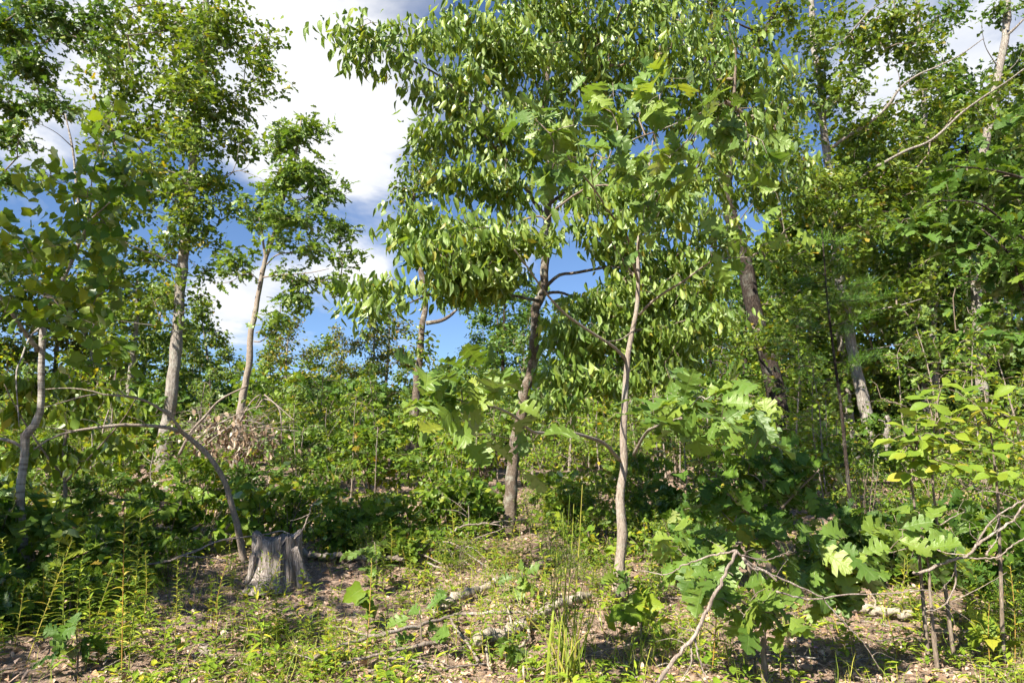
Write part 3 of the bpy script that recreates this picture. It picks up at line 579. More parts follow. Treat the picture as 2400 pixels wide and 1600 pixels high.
# ------------------------------------------------------------------ dogwood in the middle
tree('dogwood_tree', 'dogwood in the centre with hanging pale green leaves and rough lichened trunk', 'tree',
     [(1192, 1262), (1196, 1198), (1201, 1129), (1205, 1060), (1206, 1029), (1220, 988), (1227, 926), (1244, 874), (1248, 823), (1251, 754), (1251, 723), (1265, 695), (1275, 668), (1275, 626), (1282, 585), (1282, 499), (1286, 430), (1282, 340), (1275, 268), (1285, 150), (1300, 20), (1310, -120), (1330, -400)], (27, 6),
     limbs=[([(1272, 500), (1250, 470), (1235, 445), (1200, 400), (1165, 350)], 7.6, 6.6, 11, 7), ([(1165, 350), (1130, 310), (1098, 275), (1070, 220), (1040, 185), (980, 150), (920, 115), (850, 85)], 6.6, 5.9, 7, 3), ([(1190, 385), (1180, 350), (1165, 320)], 6.8, 6.5, 5, 3),
            ([(1275, 675), (1310, 645), (1345, 640), (1400, 630), (1440, 625), (1480, 640)], 7.6, 6.8, 9, 4), ([(1265, 690), (1310, 685), (1350, 700), (1400, 730), (1450, 745)], 7.6, 6.9, 8, 3), ([(1260, 705), (1215, 695), (1175, 690), (1130, 680)], 7.6, 6.6, 9, 5),
            ([(1130, 680), (1060, 680), (1010, 690), (960, 710), (900, 745), (870, 760)], 6.6, 5.4, 5, 2), ([(1284, 480), (1340, 440), (1400, 400), (1415, 405), (1440, 370)], 7.6, 6.8, 10, 5), ([(1440, 370), (1480, 330), (1560, 300), (1700, 240)], 6.8, 6.2, 5, 2),
            ([(1280, 300), (1340, 180), (1360, 150), (1430, 60)], 7.6, 6.8, 7, 3), ([(1280, 260), (1250, 180), (1220, 130), (1160, 70)], 7.6, 6.6, 7, 2)],
     blobs=[(800, 60, 38, 8, 3, 5.8, .2), (870, 75, 50, 10, 4, 5.9, .3), (850, 140, 50, 10, 4, 5.9, .3), (950, 75, 60, 12, 5, 6, .3), (930, 140, 40, 10, 3, 6, .3), (1020, 70, 50, 20, 5, 6.2, .4), (990, 215, 50, 14, 4, 6.2, .3),
            (1080, 60, 60, 40, 14, 6.6, .7), (1150, 120, 90, 45, 22, 6.6, .8), (1100, 195, 80, 24, 9, 6.4, .6), (1040, 245, 60, 14, 5, 6.4, .4), (1250, 60, 110, 60, 28, 6.8, 1), (1250, 180, 110, 50, 24, 6.8, 1), (1380, 70, 100, 60, 26, 7, 1), (1400, 180, 100, 50, 20, 7, 1),
            (1520, 60, 100, 50, 22, 7, 1), (1560, 150, 90, 50, 18, 6.8, 1), (1670, 120, 80, 50, 16, 6.8, .9), (1700, 200, 80, 45, 16, 6.8, .8), (1790, 210, 60, 50, 12, 6.8, .8), (1830, 260, 50, 40, 8, 6.8, .6), (1760, 310, 80, 50, 14, 6.8, .8),
            (1000, 320, 50, 14, 5, 6.3, .4), (1080, 320, 70, 25, 8, 6.4, .5), (1160, 300, 80, 40, 14, 6.6, .7), (1020, 420, 40, 16, 4, 6.4, .4), (1090, 415, 70, 25, 9, 6.4, .6), (1180, 440, 60, 45, 12, 6.5, .7), (970, 500, 40, 16, 4, 6.2, .4), (1080, 510, 80, 25, 10, 6.2, .6),
            (935, 535, 45, 10, 4, 6.1, .4), (1040, 580, 85, 32, 21, 6.1, .6), (1170, 560, 90, 32, 24, 6.1, .6), (1270, 545, 50, 18, 6, 6.2, .5), (1110, 635, 90, 35, 26, 6.1, .6), (1180, 640, 50, 35, 8, 6.2, .5), (1090, 680, 50, 14, 5, 6.1, .4),
            (885, 660, 40, 14, 6, 5.4, .3), (850, 715, 30, 14, 4, 5.3, .25), (930, 645, 25, 10, 2, 5.5, .2),
            (1360, 500, 60, 40, 8, 6.8, .7), (1450, 560, 70, 35, 10, 7, .7), (1480, 480, 70, 40, 10, 7, .7), (1600, 420, 90, 50, 16, 7, .9), (1720, 420, 80, 50, 14, 7, .9), (1820, 420, 50, 60, 10, 7, .7), (1600, 540, 70, 40, 10, 7.2, .8), (1700, 560, 70, 40, 9, 7.2, .8),
            (1380, 710, 60, 25, 12, 7, .6), (1470, 700, 60, 40, 16, 7, .6), (1560, 700, 80, 45, 18, 7.2, .8), (1630, 660, 45, 40, 10, 7.2, .8), (1660, 760, 70, 45, 14, 7.2, .8), (1540, 790, 90, 40, 24, 7.2, .8), (1400, 800, 80, 40, 22, 7, .7), (1330, 870, 60, 40, 18, 6.8, .6), (1430, 890, 90, 40, 24, 7, .7), (1580, 850, 80, 40, 14, 7.3, .7),
            (1330, 780, 40, 30, 9, 6.8, .5), (1300, 940, 40, 30, 9, 6.8, .5), (1560, 880, 70, 40, 9, 7.2, .7), (1500, 620, 80, 40, 12, 7.3, .7), (1280, 330, 70, 45, 10, 6.7, .5), (1290, 250, 70, 45, 10, 6.7, .5), (1350, 400, 70, 45, 12, 6.8, .6), (1420, 440, 70, 40, 10, 6.8, .5), (1490, 420, 60, 40, 7, 5.0, .3), (1550, 470, 60, 40, 7, 5.0, .3), (1450, 520, 50, 30, 5, 5.0, .3), (1600, 620, 80, 40, 12, 7.3, .7), (1660, 680, 40, 40, 6, 7.4, .5), (1330, 360, 80, 50, 10, 7.2, .8), (1480, 260, 90, 50, 12, 7.2, .8), (1620, 250, 90, 50, 12, 7.2, .8), (1350, -70, 250, 60, 26, 7, 1.2), (1600, -50, 150, 60, 14, 7, 1), (1300, -170, 200, 80, 22, 7, 1.2), (1550, -170, 180, 80, 20, 7, 1.2), (1400, -300, 220, 90, 26, 7, 1.3), (1650, -280, 150, 80, 14, 7, 1), (1400, -430, 150, 60, 12, 7, 1)],
     seed=11, hang=True, per=14, tipn=1.95, spread=.27, size=.118, droop=1.5, flat=.2, jit=.45, leaf=OVATE_HANG, lkey='ovate_hang', lmat='dog_leaf', bark='dog_bark', nobj=300, seed_from=.45, rtip=.0022, step=.15, up=.1, rough=.07, root_flare=1.25)

# ------------------------------------------------------------------ front oak sapling: traced boughs with big lobed leaves
def bough(pts, d0, d1, w0, w1):
    return (pts, d0, d1, w0, w1)
FSD = ghit(1456, 1412)
tree('oak_sapling', 'slim pale oak sapling in front of the dogwood with large lobed leaves', 'tree',
     [(1456, 1412), (1454, 1353), (1456, 1301), (1459, 1249), (1454, 1198), (1454, 1146), (1461, 1112), (1461, 1060), (1460, 1012), (1465, 943), (1470, 874), (1475, 823), (1485, 771), (1494, 719), (1496, 668), (1497, 564), (1510, 470), (1523, 379), (1530, 330)], (22, 3), bark='sap_bark',
     limbs=[([(1452, 1078), (1420, 1042), (1385, 1026), (1334, 1014), (1265, 1014), (1241, 1007), (1213, 981), (1186, 964), (1138, 948), (1082, 942)], FSD, 3.3, 9, 4),
            ([(1485, 1066), (1513, 1016), (1533, 1002), (1580, 985), (1650, 970), (1720, 985)], FSD, 3.5, 8, 4),
            ([(1465, 840), (1437, 812), (1385, 778), (1330, 740), (1292, 702), (1265, 668), (1241, 633), (1206, 585)], FSD, 4.4, 8, 3),
            ([(1499, 737), (1523, 712), (1558, 685), (1600, 660), (1655, 620), (1686, 607), (1765, 602)], FSD, 4.5, 7, 2),
            ([(1496, 660), (1484, 616), (1475, 571), (1462, 540), (1430, 500), (1390, 440), (1340, 380), (1300, 320), (1265, 290)], FSD, 3.8, 7, 3), ([(1497, 600), (1500, 560), (1540, 470), (1600, 360), (1650, 280)], FSD, 3.9, 6, 3),
            ([(1480, 640), (1430, 560), (1400, 480), (1385, 400)], FSD, 4.2, 5, 2), ([(1485, 775), (1455, 795), (1420, 800)], FSD, 4.8, 4, 2)],
     blobs=[(1060, 895, 50, 25, 5, 3.3, .2), (1030, 950, 50, 40, 4, 3.3, .2), (1120, 920, 60, 40, 4, 3.3, .2), (1170, 900, 30, 20, 2, 3.35, .15), (1180, 1050, 30, 30, 2, 3.4, .2), (1080, 1010, 40, 25, 2, 3.3, .2),
            (1580, 960, 50, 30, 3, 3.5, .2), (1660, 930, 60, 50, 5, 3.5, .25), (1730, 970, 60, 40, 5, 3.45, .25), (1690, 890, 40, 30, 3, 3.5, .2), (1780, 990, 40, 30, 3, 3.5, .2), (1560, 920, 30, 25, 2, 3.6, .2), (1730, 1060, 30, 30, 2, 3.5, .2),
            (1230, 300, 60, 35, 4, 3.8, .3), (1330, 290, 60, 45, 5, 3.8, .3), (1300, 390, 50, 40, 4, 3.8, .3), (1440, 240, 60, 50, 5, 3.9, .3), (1540, 260, 60, 50, 5, 3.9, .3), (1640, 290, 70, 50, 6, 3.9, .3), (1720, 280, 60, 40, 4, 4, .3),
            (1440, 350, 60, 40, 4, 3.9, .3), (1560, 360, 60, 40, 5, 3.9, .3), (1660, 380, 60, 50, 5, 4, .3), (1480, 420, 40, 30, 2, 4, .3), (1530, 530, 40, 40, 3, 4.2, .3), (1680, 560, 50, 40, 3, 4.3, .3), (1780, 400, 50, 50, 3, 4.2, .3), (1850, 560, 50, 40, 3, 4.4, .3), (1400, 200, 50, 30, 2, 3.9, .2), (1590, 200, 50, 30, 3, 3.9, .2), (1510, 480, 50, 40, 4, 4.6, .3), (1470, 400, 50, 40, 3, 4.4, .3), (1540, 410, 50, 40, 4, 4.4, .3)],
     seed=12, per=2.8, tipn=1, face=.65, spread=.15, size=.175, droop=.15, flat=.5, jit=.5, leaf=OAK_NEAR, lkey='oak_near', lmat='oak_leaf', nobj=300, seed_from=.75, rtip=.0017, step=.08, up=.0, root_flare=1.2, rough=.06)

# ------------------------------------------------------------------ left near tree with broad leaves
LND = ghit(58, 1392)
tree('broadleaf_sapling', 'crooked grey-banded sapling at the left edge with broad leaves', 'tree',
     [(58, 1392), (55, 1335), (50, 1232), (48, 1146), (57, 1067), (58, 1022), (83, 991), (96, 943), (98, 874), (100, 823), (103, 754), (110, 702), (138, 678), (162, 626), (182, 582), (186, 500), (176, 400), (169, 344), (153, 268)], (21, 3), bark='band_bark',
     limbs=[([(93, 823), (62, 785), (34, 743), (0, 695), (-40, 640)], LND, 5.35, 11, 6), ([(55, 1050), (30, 1035), (0, 1028), (-40, 1020)], LND, LND, 8, 5), ([(103, 760), (70, 790), (50, 840), (38, 880), (45, 1000)], LND, 5.35, 5, 2), ([(182, 582), (205, 520), (215, 460), (214, 420)], LND, 5.25, 6, 2),
            ([(205, 520), (240, 490), (290, 440), (310, 410)], 5.35, 4.95, 4, 1.5), ([(169, 344), (130, 310), (70, 280)], LND, 5.45, 2.5, 1), ([(110, 702), (150, 720), (200, 790), (220, 860)], LND, 5.15, 4, 1.5)],
     blobs=[(180, 500, 70, 50, 9, 5.3, .4), (250, 420, 60, 40, 7, 5.0, .3), (290, 370, 50, 30, 4, 5.0, .3), (60, 600, 70, 60, 9, 5.3, .4), (30, 520, 50, 40, 5, 5.3, .3), (160, 620, 70, 50, 9, 5.2, .4), (230, 650, 60, 50, 7, 5.2, .3), (120, 690, 70, 40, 7, 5.2, .4), (180, 740, 70, 40, 6, 5.2, .3),
            (40, 700, 50, 50, 5, 5.2, .3), (250, 780, 40, 50, 4, 5.2, .3), (230, 870, 40, 40, 3, 5.2, .3), (90, 390, 50, 40, 3, 5.5, .3), (240, 560, 50, 40, 4, 5.2, .3), (120, 440, 60, 50, 5, 5.3, .3), (260, 240, 30, 25, 2, 5.2, .2)],
     seed=13, per=7.0, face=.4, spread=.22, size=.108, droop=.35, flat=.35, jit=.55, leaf=BROAD, lkey='broad', lmat='broad_leaf', nobj=300, seed_from=.55, rtip=.0016, step=.1, up=.0, root_flare=1.3)
# drooping-leaf shrub behind it
tree('dogwood_shrub', 'bright shrub with drooping yellow-green leaves behind the left sapling', 'shrub',
     [(150, 1260), (152, 1150), (150, 1050), (170, 960), (180, 900)], (9, 4), D=7.2, bark='twig',
     limbs=[([(150, 1120), (90, 1040), (40, 960), (10, 900)], 7.2, 6.8, 6, 2), ([(152, 1130), (230, 1050), (290, 980), (320, 930)], 7.2, 6.8, 6, 2)],
     blobs=[(40, 900, 60, 30, 10), (140, 890, 80, 30, 12), (240, 920, 70, 35, 11), (60, 980, 70, 40, 10), (170, 980, 80, 40, 12), (270, 1000, 60, 40, 8), (80, 1060, 80, 40, 10), (200, 1070, 80, 40, 10), (20, 1120, 50, 40, 6), (330, 950, 40, 30, 4)],
     seed=14, per=6.5, spread=.2, size=.15, hang=True, droop=1.0, flat=.3, leaf=OVATE, lkey='ovate', lmat='yel_leaf', nobj=300, seed_from=.3, rtip=.002, step=.15)
# bent bare sapling
BSD = ghit(578, 1318)
tree('bent_sapling', 'bare sapling bowed over to the left from beside the stump', 'tree',
     [(578, 1318), (565, 1267), (551, 1208), (537, 1153), (517, 1105), (482, 1059), (448, 1029), (427, 1012), (396, 1002), (344, 997), (293, 995), (241, 1000), (172, 1010), (120, 1026), (79, 1053)], (14, 3), Dtop=6.0, bark='sap_bark',
     limbs=[([(428, 1013), (405, 982), (389, 967), (344, 940), (293, 928), (241, 924), (207, 914), (155, 909), (107, 912)], 6.4, 5.9, 7.5, 2), ([(225, 924), (189, 930), (145, 943), (103, 955)], 6.1, 5.7, 4.5, 2), ([(172, 1010), (120, 1002), (80, 1000)], 6.1, 5.9, 3, 1), ([(344, 997), (330, 985), (300, 975)], 6.3, 6.2, 2.5, 1), ([(293, 928), (270, 905), (230, 890)], 6.1, 6, 2.5, 1), ([(389, 967), (360, 975), (330, 968)], 6.3, 6.2, 2, 1), ([(241, 1000), (215, 985), (190, 982)], 6.1, 6, 2, 1), ([(537, 1153), (528, 1143), (545, 1150)], BSD, BSD, 4, 2)],
     seed=15, root_flare=1.2)
# pine sapling
def pine():
    rng = np.random.default_rng(16); D = 8.2
    T = trace([(1992, 1150), (1982, 1067), (1972, 960), (1960, 874), (1951, 806), (1944, 743), (1939, 702), (1931, 599), (1926, 540)], D); b = T[0].copy(); b[2] = gz(b[0], b[1]); T[0][2] = b[2] - .05
    root = thing('pine_sapling', 'thin dark pine sapling with bright needle tufts, left of the mottled oak', 'tree', b)
    S = spline(T, 60); mb = MB(); mb.add(*tube(S, np.linspace(.026, .008, 60), 10, .06, 3)); link('trunk', mb.mesh('trunk', b), M['shaded_dark_bark'], root)
    P, A, N = [], [], []
    for (px, py, dd) in [(1860, 600, -.4), (1880, 660, .3), (1850, 720, -.3), (1900, 760, .4), (1980, 620, -.3), (2040, 660, .2), (2050, 730, -.4), (2000, 770, .3), (2020, 700, .5), (1930, 560, 0), (1990, 560, .3), (1880, 820, -.4), (1830, 780, .2), (2060, 830, .1), (1960, 680, -.5), (1900, 700, -.5), (1840, 660, .4), (2080, 690, .2), (1870, 880, .3), (2010, 840, -.4)]:
        e = at(px, py, D + dd); i = int(np.argmin(np.abs(S[:, 2] - (e[2] - .12)))); s = S[i]
        q = spline(np.array([s, (s + e) / 2 + (0, 0, -.03), e]), 8); k = MB(); k.add(*tube(q, np.linspace(.006, .003, 8), 5)); link('branch', k.mesh('branch', b), M['shaded_dark_bark'], root)
        for c in q[3:]:
            n = 34; P.append(np.repeat(c[None], n, 0) + rng.standard_normal((n, 3)) * .03); t = (e - s) / np.linalg.norm(e - s)
            P[-1][:, 2] += 0; A.append(t * .7 + rng.standard_normal((n, 3)) * .6 + (0, 0, .25)); N.append(rng.standard_normal((n, 3)))
    P, A, N = np.vstack(P), np.vstack(A), np.vstack(N)
    nd = [(np.array([(-.012, 0, 0), (.012, 0, 0), (.004, 1, 0), (0, .0, .012)]), np.array([(0, 1, 2), (0, 3, 2)]), np.zeros((4, 2)))]
    link('crown', leaves_mesh('crown', nd, P, A, N, rng.uniform(.10, .2, len(P)), rng, b), M['needle'], root, kind='stuff')
pine()
# right near dark oak bough and hickory shrub
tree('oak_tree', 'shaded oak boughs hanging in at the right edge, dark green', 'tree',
     [(2560, 1300), (2550, 1000), (2540, 700), (2500, 400), (2480, 100)], (40, 18), D=5.6, bark='shaded_dark_bark',
     limbs=[([(2540, 760), (2440, 740), (2392, 668), (2370, 600), (2306, 540)], 5.6, 5.4, 12, 4), ([(2510, 480), (2430, 430), (2330, 400), (2240, 390)], 5.6, 5.2, 10, 3), ([(2540, 650), (2400, 560), (2300, 480), (2200, 470)], 5.6, 5.2, 9, 3)],
     blobs=[(2370, 290, 50, 40, 8), (2320, 390, 80, 45, 16), (2240, 430, 70, 40, 12), (2380, 460, 50, 60, 12), (2290, 520, 80, 40, 16), (2180, 500, 70, 35, 10), (2350, 620, 60, 50, 11), (2130, 530, 50, 30, 6), (2250, 590, 60, 30, 6), (2390, 700, 40, 50, 8), (2500, 300, 80, 200, 30), (2500, 600, 80, 150, 20), (2380, 800, 40, 40, 5)],
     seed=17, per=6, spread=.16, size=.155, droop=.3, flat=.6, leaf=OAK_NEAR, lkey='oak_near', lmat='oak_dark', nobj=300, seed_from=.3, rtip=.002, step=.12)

def compound(name, label, cat, stems, sprays, seed, D, leafsize, mat, bark='twig'):
    """shrub with compound leaves: sprays = (px, py, D); each spray five leaflets round a stalk"""
    rng = np.random.default_rng(seed); b = trace(stems[0], D)[0]; b[2] = gz(b[0], b[1]); root = thing(name, label, cat, b); nodes = []
    for st in stems:
        T = trace(st, D, D - .2); T[0][2] = gz(T[0][0], T[0][1]) - .05; S = spline(T, 30); k = MB(); k.add(*tube(S, np.linspace(.014, .005, 30), 8, .05, seed)); link('stem', k.mesh('stem', b), M[bark], root); nodes.append(S[10:])
    nodes = np.vstack(nodes); P, A, N, HS = [], [], [], []
    for (px, py, d) in sprays:
        e = at(px, py, d); s = nodes[np.argmin(np.linalg.norm(nodes - e, axis=1) + .6 * np.maximum(0, nodes[:, 2] - e[2]))]
        q = spline(np.array([s, (s + e) / 2 + (0, 0, .04), e]), 10); k = MB(); k.add(*tube(q, np.linspace(.005, .002, 10), 5)); HS.append((link('leaf_stalk', k.mesh('leaf_stalk', b), M['twig'], root), q[-1:]))
        dr = e - s; dr[2] *= .3; dr /= np.linalg.norm(dr) + 1e-9; sd = np.cross(dr, (0, 0, 1)); tilt = rng.standard_normal(3) * .35 + (0, -.35, 1)
        for (f, w, bk) in ((1, 0, 0), (.45, .9, .02), (.45, -.9, .02), (-.1, 1, .10), (-.1, -1, .10)):
            P.append(e - dr * bk); A.append(dr * f + sd * w + rng.standard_normal(3) * .15 + (0, 0, -.12)); N.append(tilt + rng.standard_normal(3) * .2)
    P, A, N = np.array(P), np.array(A), np.array(N)
    leaf_objects(root, 'leaflet', LEAFLET, M[mat], P, A, N, leafsize * rng.uniform(.75, 1.15, len(P)), rng, b, 'leaflet', holders=HS)
rs = np.random.default_rng(18)
compound('hickory_shrub', 'bright yellow-green shrub of pointed leaflets at the right, lit by sun', 'shrub', [[(2222, 1400), (2210, 1336), (2189, 1163), (2185, 1060), (2190, 1000)], [(2150, 1290), (2144, 1191), (2134, 1119), (2150, 1040)], [(2330, 1380), (2340, 1200), (2330, 1080), (2320, 1000)]],
         [(2120, 1000, 4.4), (2150, 1060, 4.3), (2110, 1060, 4.3), (2190, 1020, 4.2), (2230, 980, 4.3), (2260, 1040, 4.2), (2290, 1000, 4.3), (2200, 1080, 4.2), (2240, 1090, 4.1), (2150, 970, 4.5), (2170, 930, 4.5), (2210, 900, 4.5), (2260, 930, 4.4), (2300, 880, 4.5), (2330, 930, 4.4), (2360, 980, 4.3), (2380, 1040, 4.2),
          (2310, 1060, 4.2), (2340, 1110, 4.2), (2130, 1110, 4.3), (2290, 950, 4.3), (2220, 1040, 4.4), (2180, 990, 4.4), (2090, 1030, 4.4), (2390, 1120, 4.3), (2120, 1060, 4.2), (2240, 1020, 4.2), (2270, 1090, 4.1), (2160, 1030, 4.2)], 18, 4.6, .13, 'yel_leaf')

# oak bushes: dark one in the middle distance, sunlit one in front
tree('oak_bush', 'dense dark oak bush right of the slim sapling', 'shrub', [(1800, 1300), (1795, 1200), (1790, 1120), (1785, 1060)], (12, 5), D=6.0, bark='twig',
     limbs=[([(1795, 1240), (1720, 1170), (1660, 1120)], 6, 5.8, 7, 3), ([(1795, 1230), (1860, 1160), (1920, 1100)], 6, 5.8, 7, 3)],
     blobs=[(1720, 1080, 60, 35, 9), (1800, 1060, 70, 35, 10), (1870, 1090, 60, 35, 9), (1680, 1150, 70, 40, 10), (1780, 1140, 80, 45, 13), (1880, 1150, 60, 45, 10), (1930, 1190, 40, 30, 4), (1620, 1190, 40, 30, 5), (1740, 1210, 80, 35, 9), (1840, 1220, 70, 30, 7)],
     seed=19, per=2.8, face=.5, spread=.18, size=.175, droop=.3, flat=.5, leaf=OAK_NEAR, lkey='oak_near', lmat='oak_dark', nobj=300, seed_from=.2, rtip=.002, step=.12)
tree('oak_bush', 'sunlit oak bush with very large lobed leaves in the right foreground', 'shrub', [(1790, 1500), (1785, 1430), (1760, 1360), (1750, 1300)], (12, 6), D=4.1, bark='twig',
     limbs=[([(1785, 1440), (1700, 1380), (1640, 1330)], 4.1, 3.8, 7, 3), ([(1780, 1430), (1880, 1350), (1980, 1300)], 4.1, 3.9, 7, 3), ([(1785, 1450), (1760, 1420), (1740, 1450)], 4.1, 3.7, 5, 2)],
     blobs=[(1580, 1270, 60, 25, 5), (1650, 1250, 60, 25, 6), (1740, 1250, 70, 30, 6), (1810, 1260, 50, 30, 4), (1690, 1360, 60, 35, 4, 3.8), (1760, 1400, 70, 40, 6, 3.8), (1830, 1410, 60, 40, 4, 3.8), (1680, 1430, 50, 30, 2, 3.8), (1770, 1450, 60, 25, 3, 3.8), (1900, 1280, 70, 40, 9), (1970, 1280, 60, 35, 8), (2030, 1310, 60, 35, 7), (1920, 1350, 70, 30, 6), (2080, 1260, 50, 30, 4), (2000, 1380, 60, 25, 4), (1850, 1330, 60, 40, 4), (1620, 1340, 40, 40, 2)],
     seed=20, per=2.1, face=.8, spread=.16, size=.185, droop=.3, flat=.6, leaf=OAK_NEAR, lkey='oak_near', lmat='oak_leaf', nobj=300, seed_from=.2, rtip=.002, step=.1)
tree('oak_seedling', 'small oak shoot with big leaves beside the dead forked branch at right', 'shrub', [(2180, 1420), (2175, 1330), (2160, 1250), (2155, 1210)], (7, 3), D=4.3, bark='twig',
     blobs=[(2110, 1230, 50, 25, 3), (2160, 1200, 30, 20, 2), (2190, 1250, 40, 25, 3), (2230, 1300, 30, 30, 3), (2170, 1290, 50, 25, 2), (2080, 1240, 30, 15, 2)],
     seed=21, per=2.0, face=.8, spread=.1, size=.2, droop=.25, flat=.6, leaf=OAK_NEAR, lkey='oak_near', lmat='oak_leaf', nobj=60, seed_from=.3, rtip=.002, step=.1)
for i, (px, py, hp, lab, n, mt) in enumerate([(985, 1540, 110, 'low oak shoot with pale undersided leaves in front of the fallen branches', 4, 'oak_leaf'), (1195, 1570, 50, 'single leafy oak shoot at the bottom centre edge', 2, 'oak_leaf'), (1225, 1420, 80, 'pale oak seedling left of the tall grass', 4, 'oak_leaf'), (1380, 1330, 90, 'yellowing oak seedling behind the tall grass', 4, 'bush_yel'),
        (880, 1390, 120, 'small oak seedling under the fanned dead branch', 5, 'oak_leaf'), (870, 1300, 90, 'pale oak seedling right of the stump', 5, 'oak_leaf'), (180, 1590, 110, 'shaded oak seedling in the bottom left corner', 4, 'oak_dark'), (330, 1330, 170, 'broad-leaved oak shoot in the left shade', 6, 'oak_dark'), (220, 1390, 160, 'oak shoot in the left shade by the long fallen branch', 6, 'oak_dark'), (120, 1330, 140, 'oak shoot beside the left sapling foot', 5, 'oak_dark'),
        (1500, 1520, 110, 'yellow-green seedling below the slim sapling', 5, 'bush_yel'), (1470, 1440, 90, 'leafy shoot at the foot of the slim sapling', 4, 'oak_leaf'), (860, 1480, 90, 'dark leafy seedling in front of the pale log', 3, 'bush_leaf'), (1560, 1300, 90, 'oak shoot between the slim sapling and the front oak bush', 4, 'oak_leaf'), (2330, 1560, 90, 'leafy shoot in the bottom right corner', 4, 'yel_leaf')]):
    D = ghit(px, py)
    tree('oak_seedling', lab, 'seedling', [(px, py), (px + 3, py - hp * .5), (px - 2, py - hp)], (5, 2.5), D=D, bark='twig', blobs=[(px, py - hp, hp * .5, hp * .3, n), (px, py - hp * .5, hp * .5, hp * .25, max(1, n // 2))], seed=30 + i, per=3.0, face=.6, spread=.07, size=.13, droop=.25, flat=.45,
         leaf=OAK_NEAR if mt.startswith('oak') else BROAD, lkey='oak_near' if mt.startswith('oak') else 'broad', lmat=mt, nobj=80, seed_from=.3, rtip=.0015, step=.06, root_flare=1.1)

# ================================================================== trees standing outside the frame to the left, whose shade falls in
def free_tree(name, label, cat, base, H, crown, leaf, lmat, bark, r0, seed, ntip, per, size, spread, group=None, droop=.35, low=.35, kid_only=False, sides=10):
    """tree in its own coordinates: crown = (radius, lowest height share)"""
    rng = np.random.default_rng(seed); root = thing(name, label, cat, base, group); n = 30
    lean = rng.standard_normal(2) * .05 * H
    T = np.array([(lean[0] * u * u + .02 * H * math.sin(5 * u + seed), lean[1] * u * u + .015 * H * math.sin(4 * u + 2 * seed), H * .95 * u - .1) for u in np.linspace(0, 1, 8)])
    S = spline(T, n); r = np.linspace(r0, r0 * .2, n) * (1 + .5 * np.exp(-np.linspace(0, 12, n)))
    mb = MB(); mb.add(*tube(S, r, sides, .05, seed, ridge=.03)); kids = [link('trunk', mb.mesh('trunk'), M[bark], root)]
    bl = []; nb = 11
    for k in range(nb):
        u = low + (1 - low) * (k + .5) / nb; a = k * 2.4 + rng.uniform(-.5, .5); rr = crown * (math.sin(math.pi * min(1, .16 + .84 * (u - low) / (1 - low))) * .8 + .25)
        c = np.array([math.cos(a) * rr * .5, math.sin(a) * rr * .5, H * u]); bl.append((c + (T[-1][0] * u * u, T[-1][1] * u * u, 0), (rr * .6, rr * .6, H * .09), max(3, ntip // nb)))
    tips = blob_tips(bl, rng); paths = grow(S[int(n * low * .9):], tips, rng, .4, .006, rmax=r0 * .4)
    kids.append(link('twigs', twig_mesh('twigs', paths, (0, 0, 0), 3), M['twig'], root, kind='stuff'))
    P, A, N, Sz = tip_leaves(paths, rng, per, spread, size, droop, .5, .4)
    kids.append(link('crown', leaves_mesh('crown', leaf, P, A, N, Sz, rng, (0, 0, 0)), M[lmat], root, kind='stuff'))
    KIDS[root.name] = kids; root['_h'] = H
    return root

shade = [(-6.3, 1.6, 5.8, 1.7), (-8.0, 3.4, 6.8, 2.2)]
p0 = None
for i, (x, y, H, c) in enumerate(shade):
    b = (x, y, float(gz(x, y)))
    if p0 is None: p0 = free_tree('oak_tree', 'oak just outside the left edge, its shade on the lower left', 'tree', b, 8.0, 1.9, BLOB, 'oak_dark', 'shaded_dark_bark', .13, 50, 110, 26, .16, .4, group='oaks beyond the left edge', low=.38)
    else: copy_tree(p0, b, i * 2.1, H / 8.0, 'oak just outside the left edge, its shade on the lower left', 'oaks beyond the left edge')

ZONES = [(-300, 130, 'by the left sapling'), (130, 340, 'left of the tall oak'), (340, 500, 'at the tall oak foot'), (500, 650, 'behind the stump'), (650, 800, 'right of the stump'), (800, 960, 'in the gap'), (960, 1120, 'below the crooked tree'), (1120, 1290, 'at the dogwood trunk'), (1290, 1430, 'between the two centre trunks'), (1430, 1560, 'behind the slim sapling'), (1560, 1740, 'right of the slim sapling'), (1740, 1900, 'below the thick dark trunk'), (1900, 2060, 'by the pine sapling'), (2060, 2200, 'at the mottled oak foot'), (2200, 2330, 'behind the hickory shrub'), (2330, 2800, 'at the right edge')]
def row_word(D): return 'nearest row' if D < 7.7 else 'second row' if D < 9.1 else 'middle distance' if D < 13 else 'farther back' if D < 19 else 'far back' if D < 26 else 'farthest back'
# ================================================================== trees of the background wood
protos = []
for k, (leaf, lm, H, c, nt, per, size, low, bk) in enumerate([(OAK_FAR, 'oak_far', 12, 2.6, 170, 26, .26, .22, 'oak_bark'), (BLOB, 'oak_far', 10, 2.8, 170, 26, .24, .10, 'oak_bark'), (BLOB, 'bush_leaf', 11, 2.4, 160, 26, .24, .15, 'shaded_dark_bark'), (BLOB, 'brown_leaf', 9, 2.2, 130, 24, .20, .12, 'oak_bark'), (OAK_FAR, 'oak_dark', 13, 2.7, 180, 26, .26, .15, 'shaded_dark_bark')]):
    protos.append((leaf, lm, H, c, nt, per, size, low, bk))
BG_WORDS = ['green background oak', 'low-branched green background tree', 'bright green background tree', 'russet-leaved background tree', 'dark green background tree']
BG_GROUP = ['green oaks of the far wood', 'low-branched trees of the far wood', 'bright green trees of the far wood', 'russet trees of the far wood', 'dark trees of the far wood']
first = {}
rb = np.random.default_rng(60)
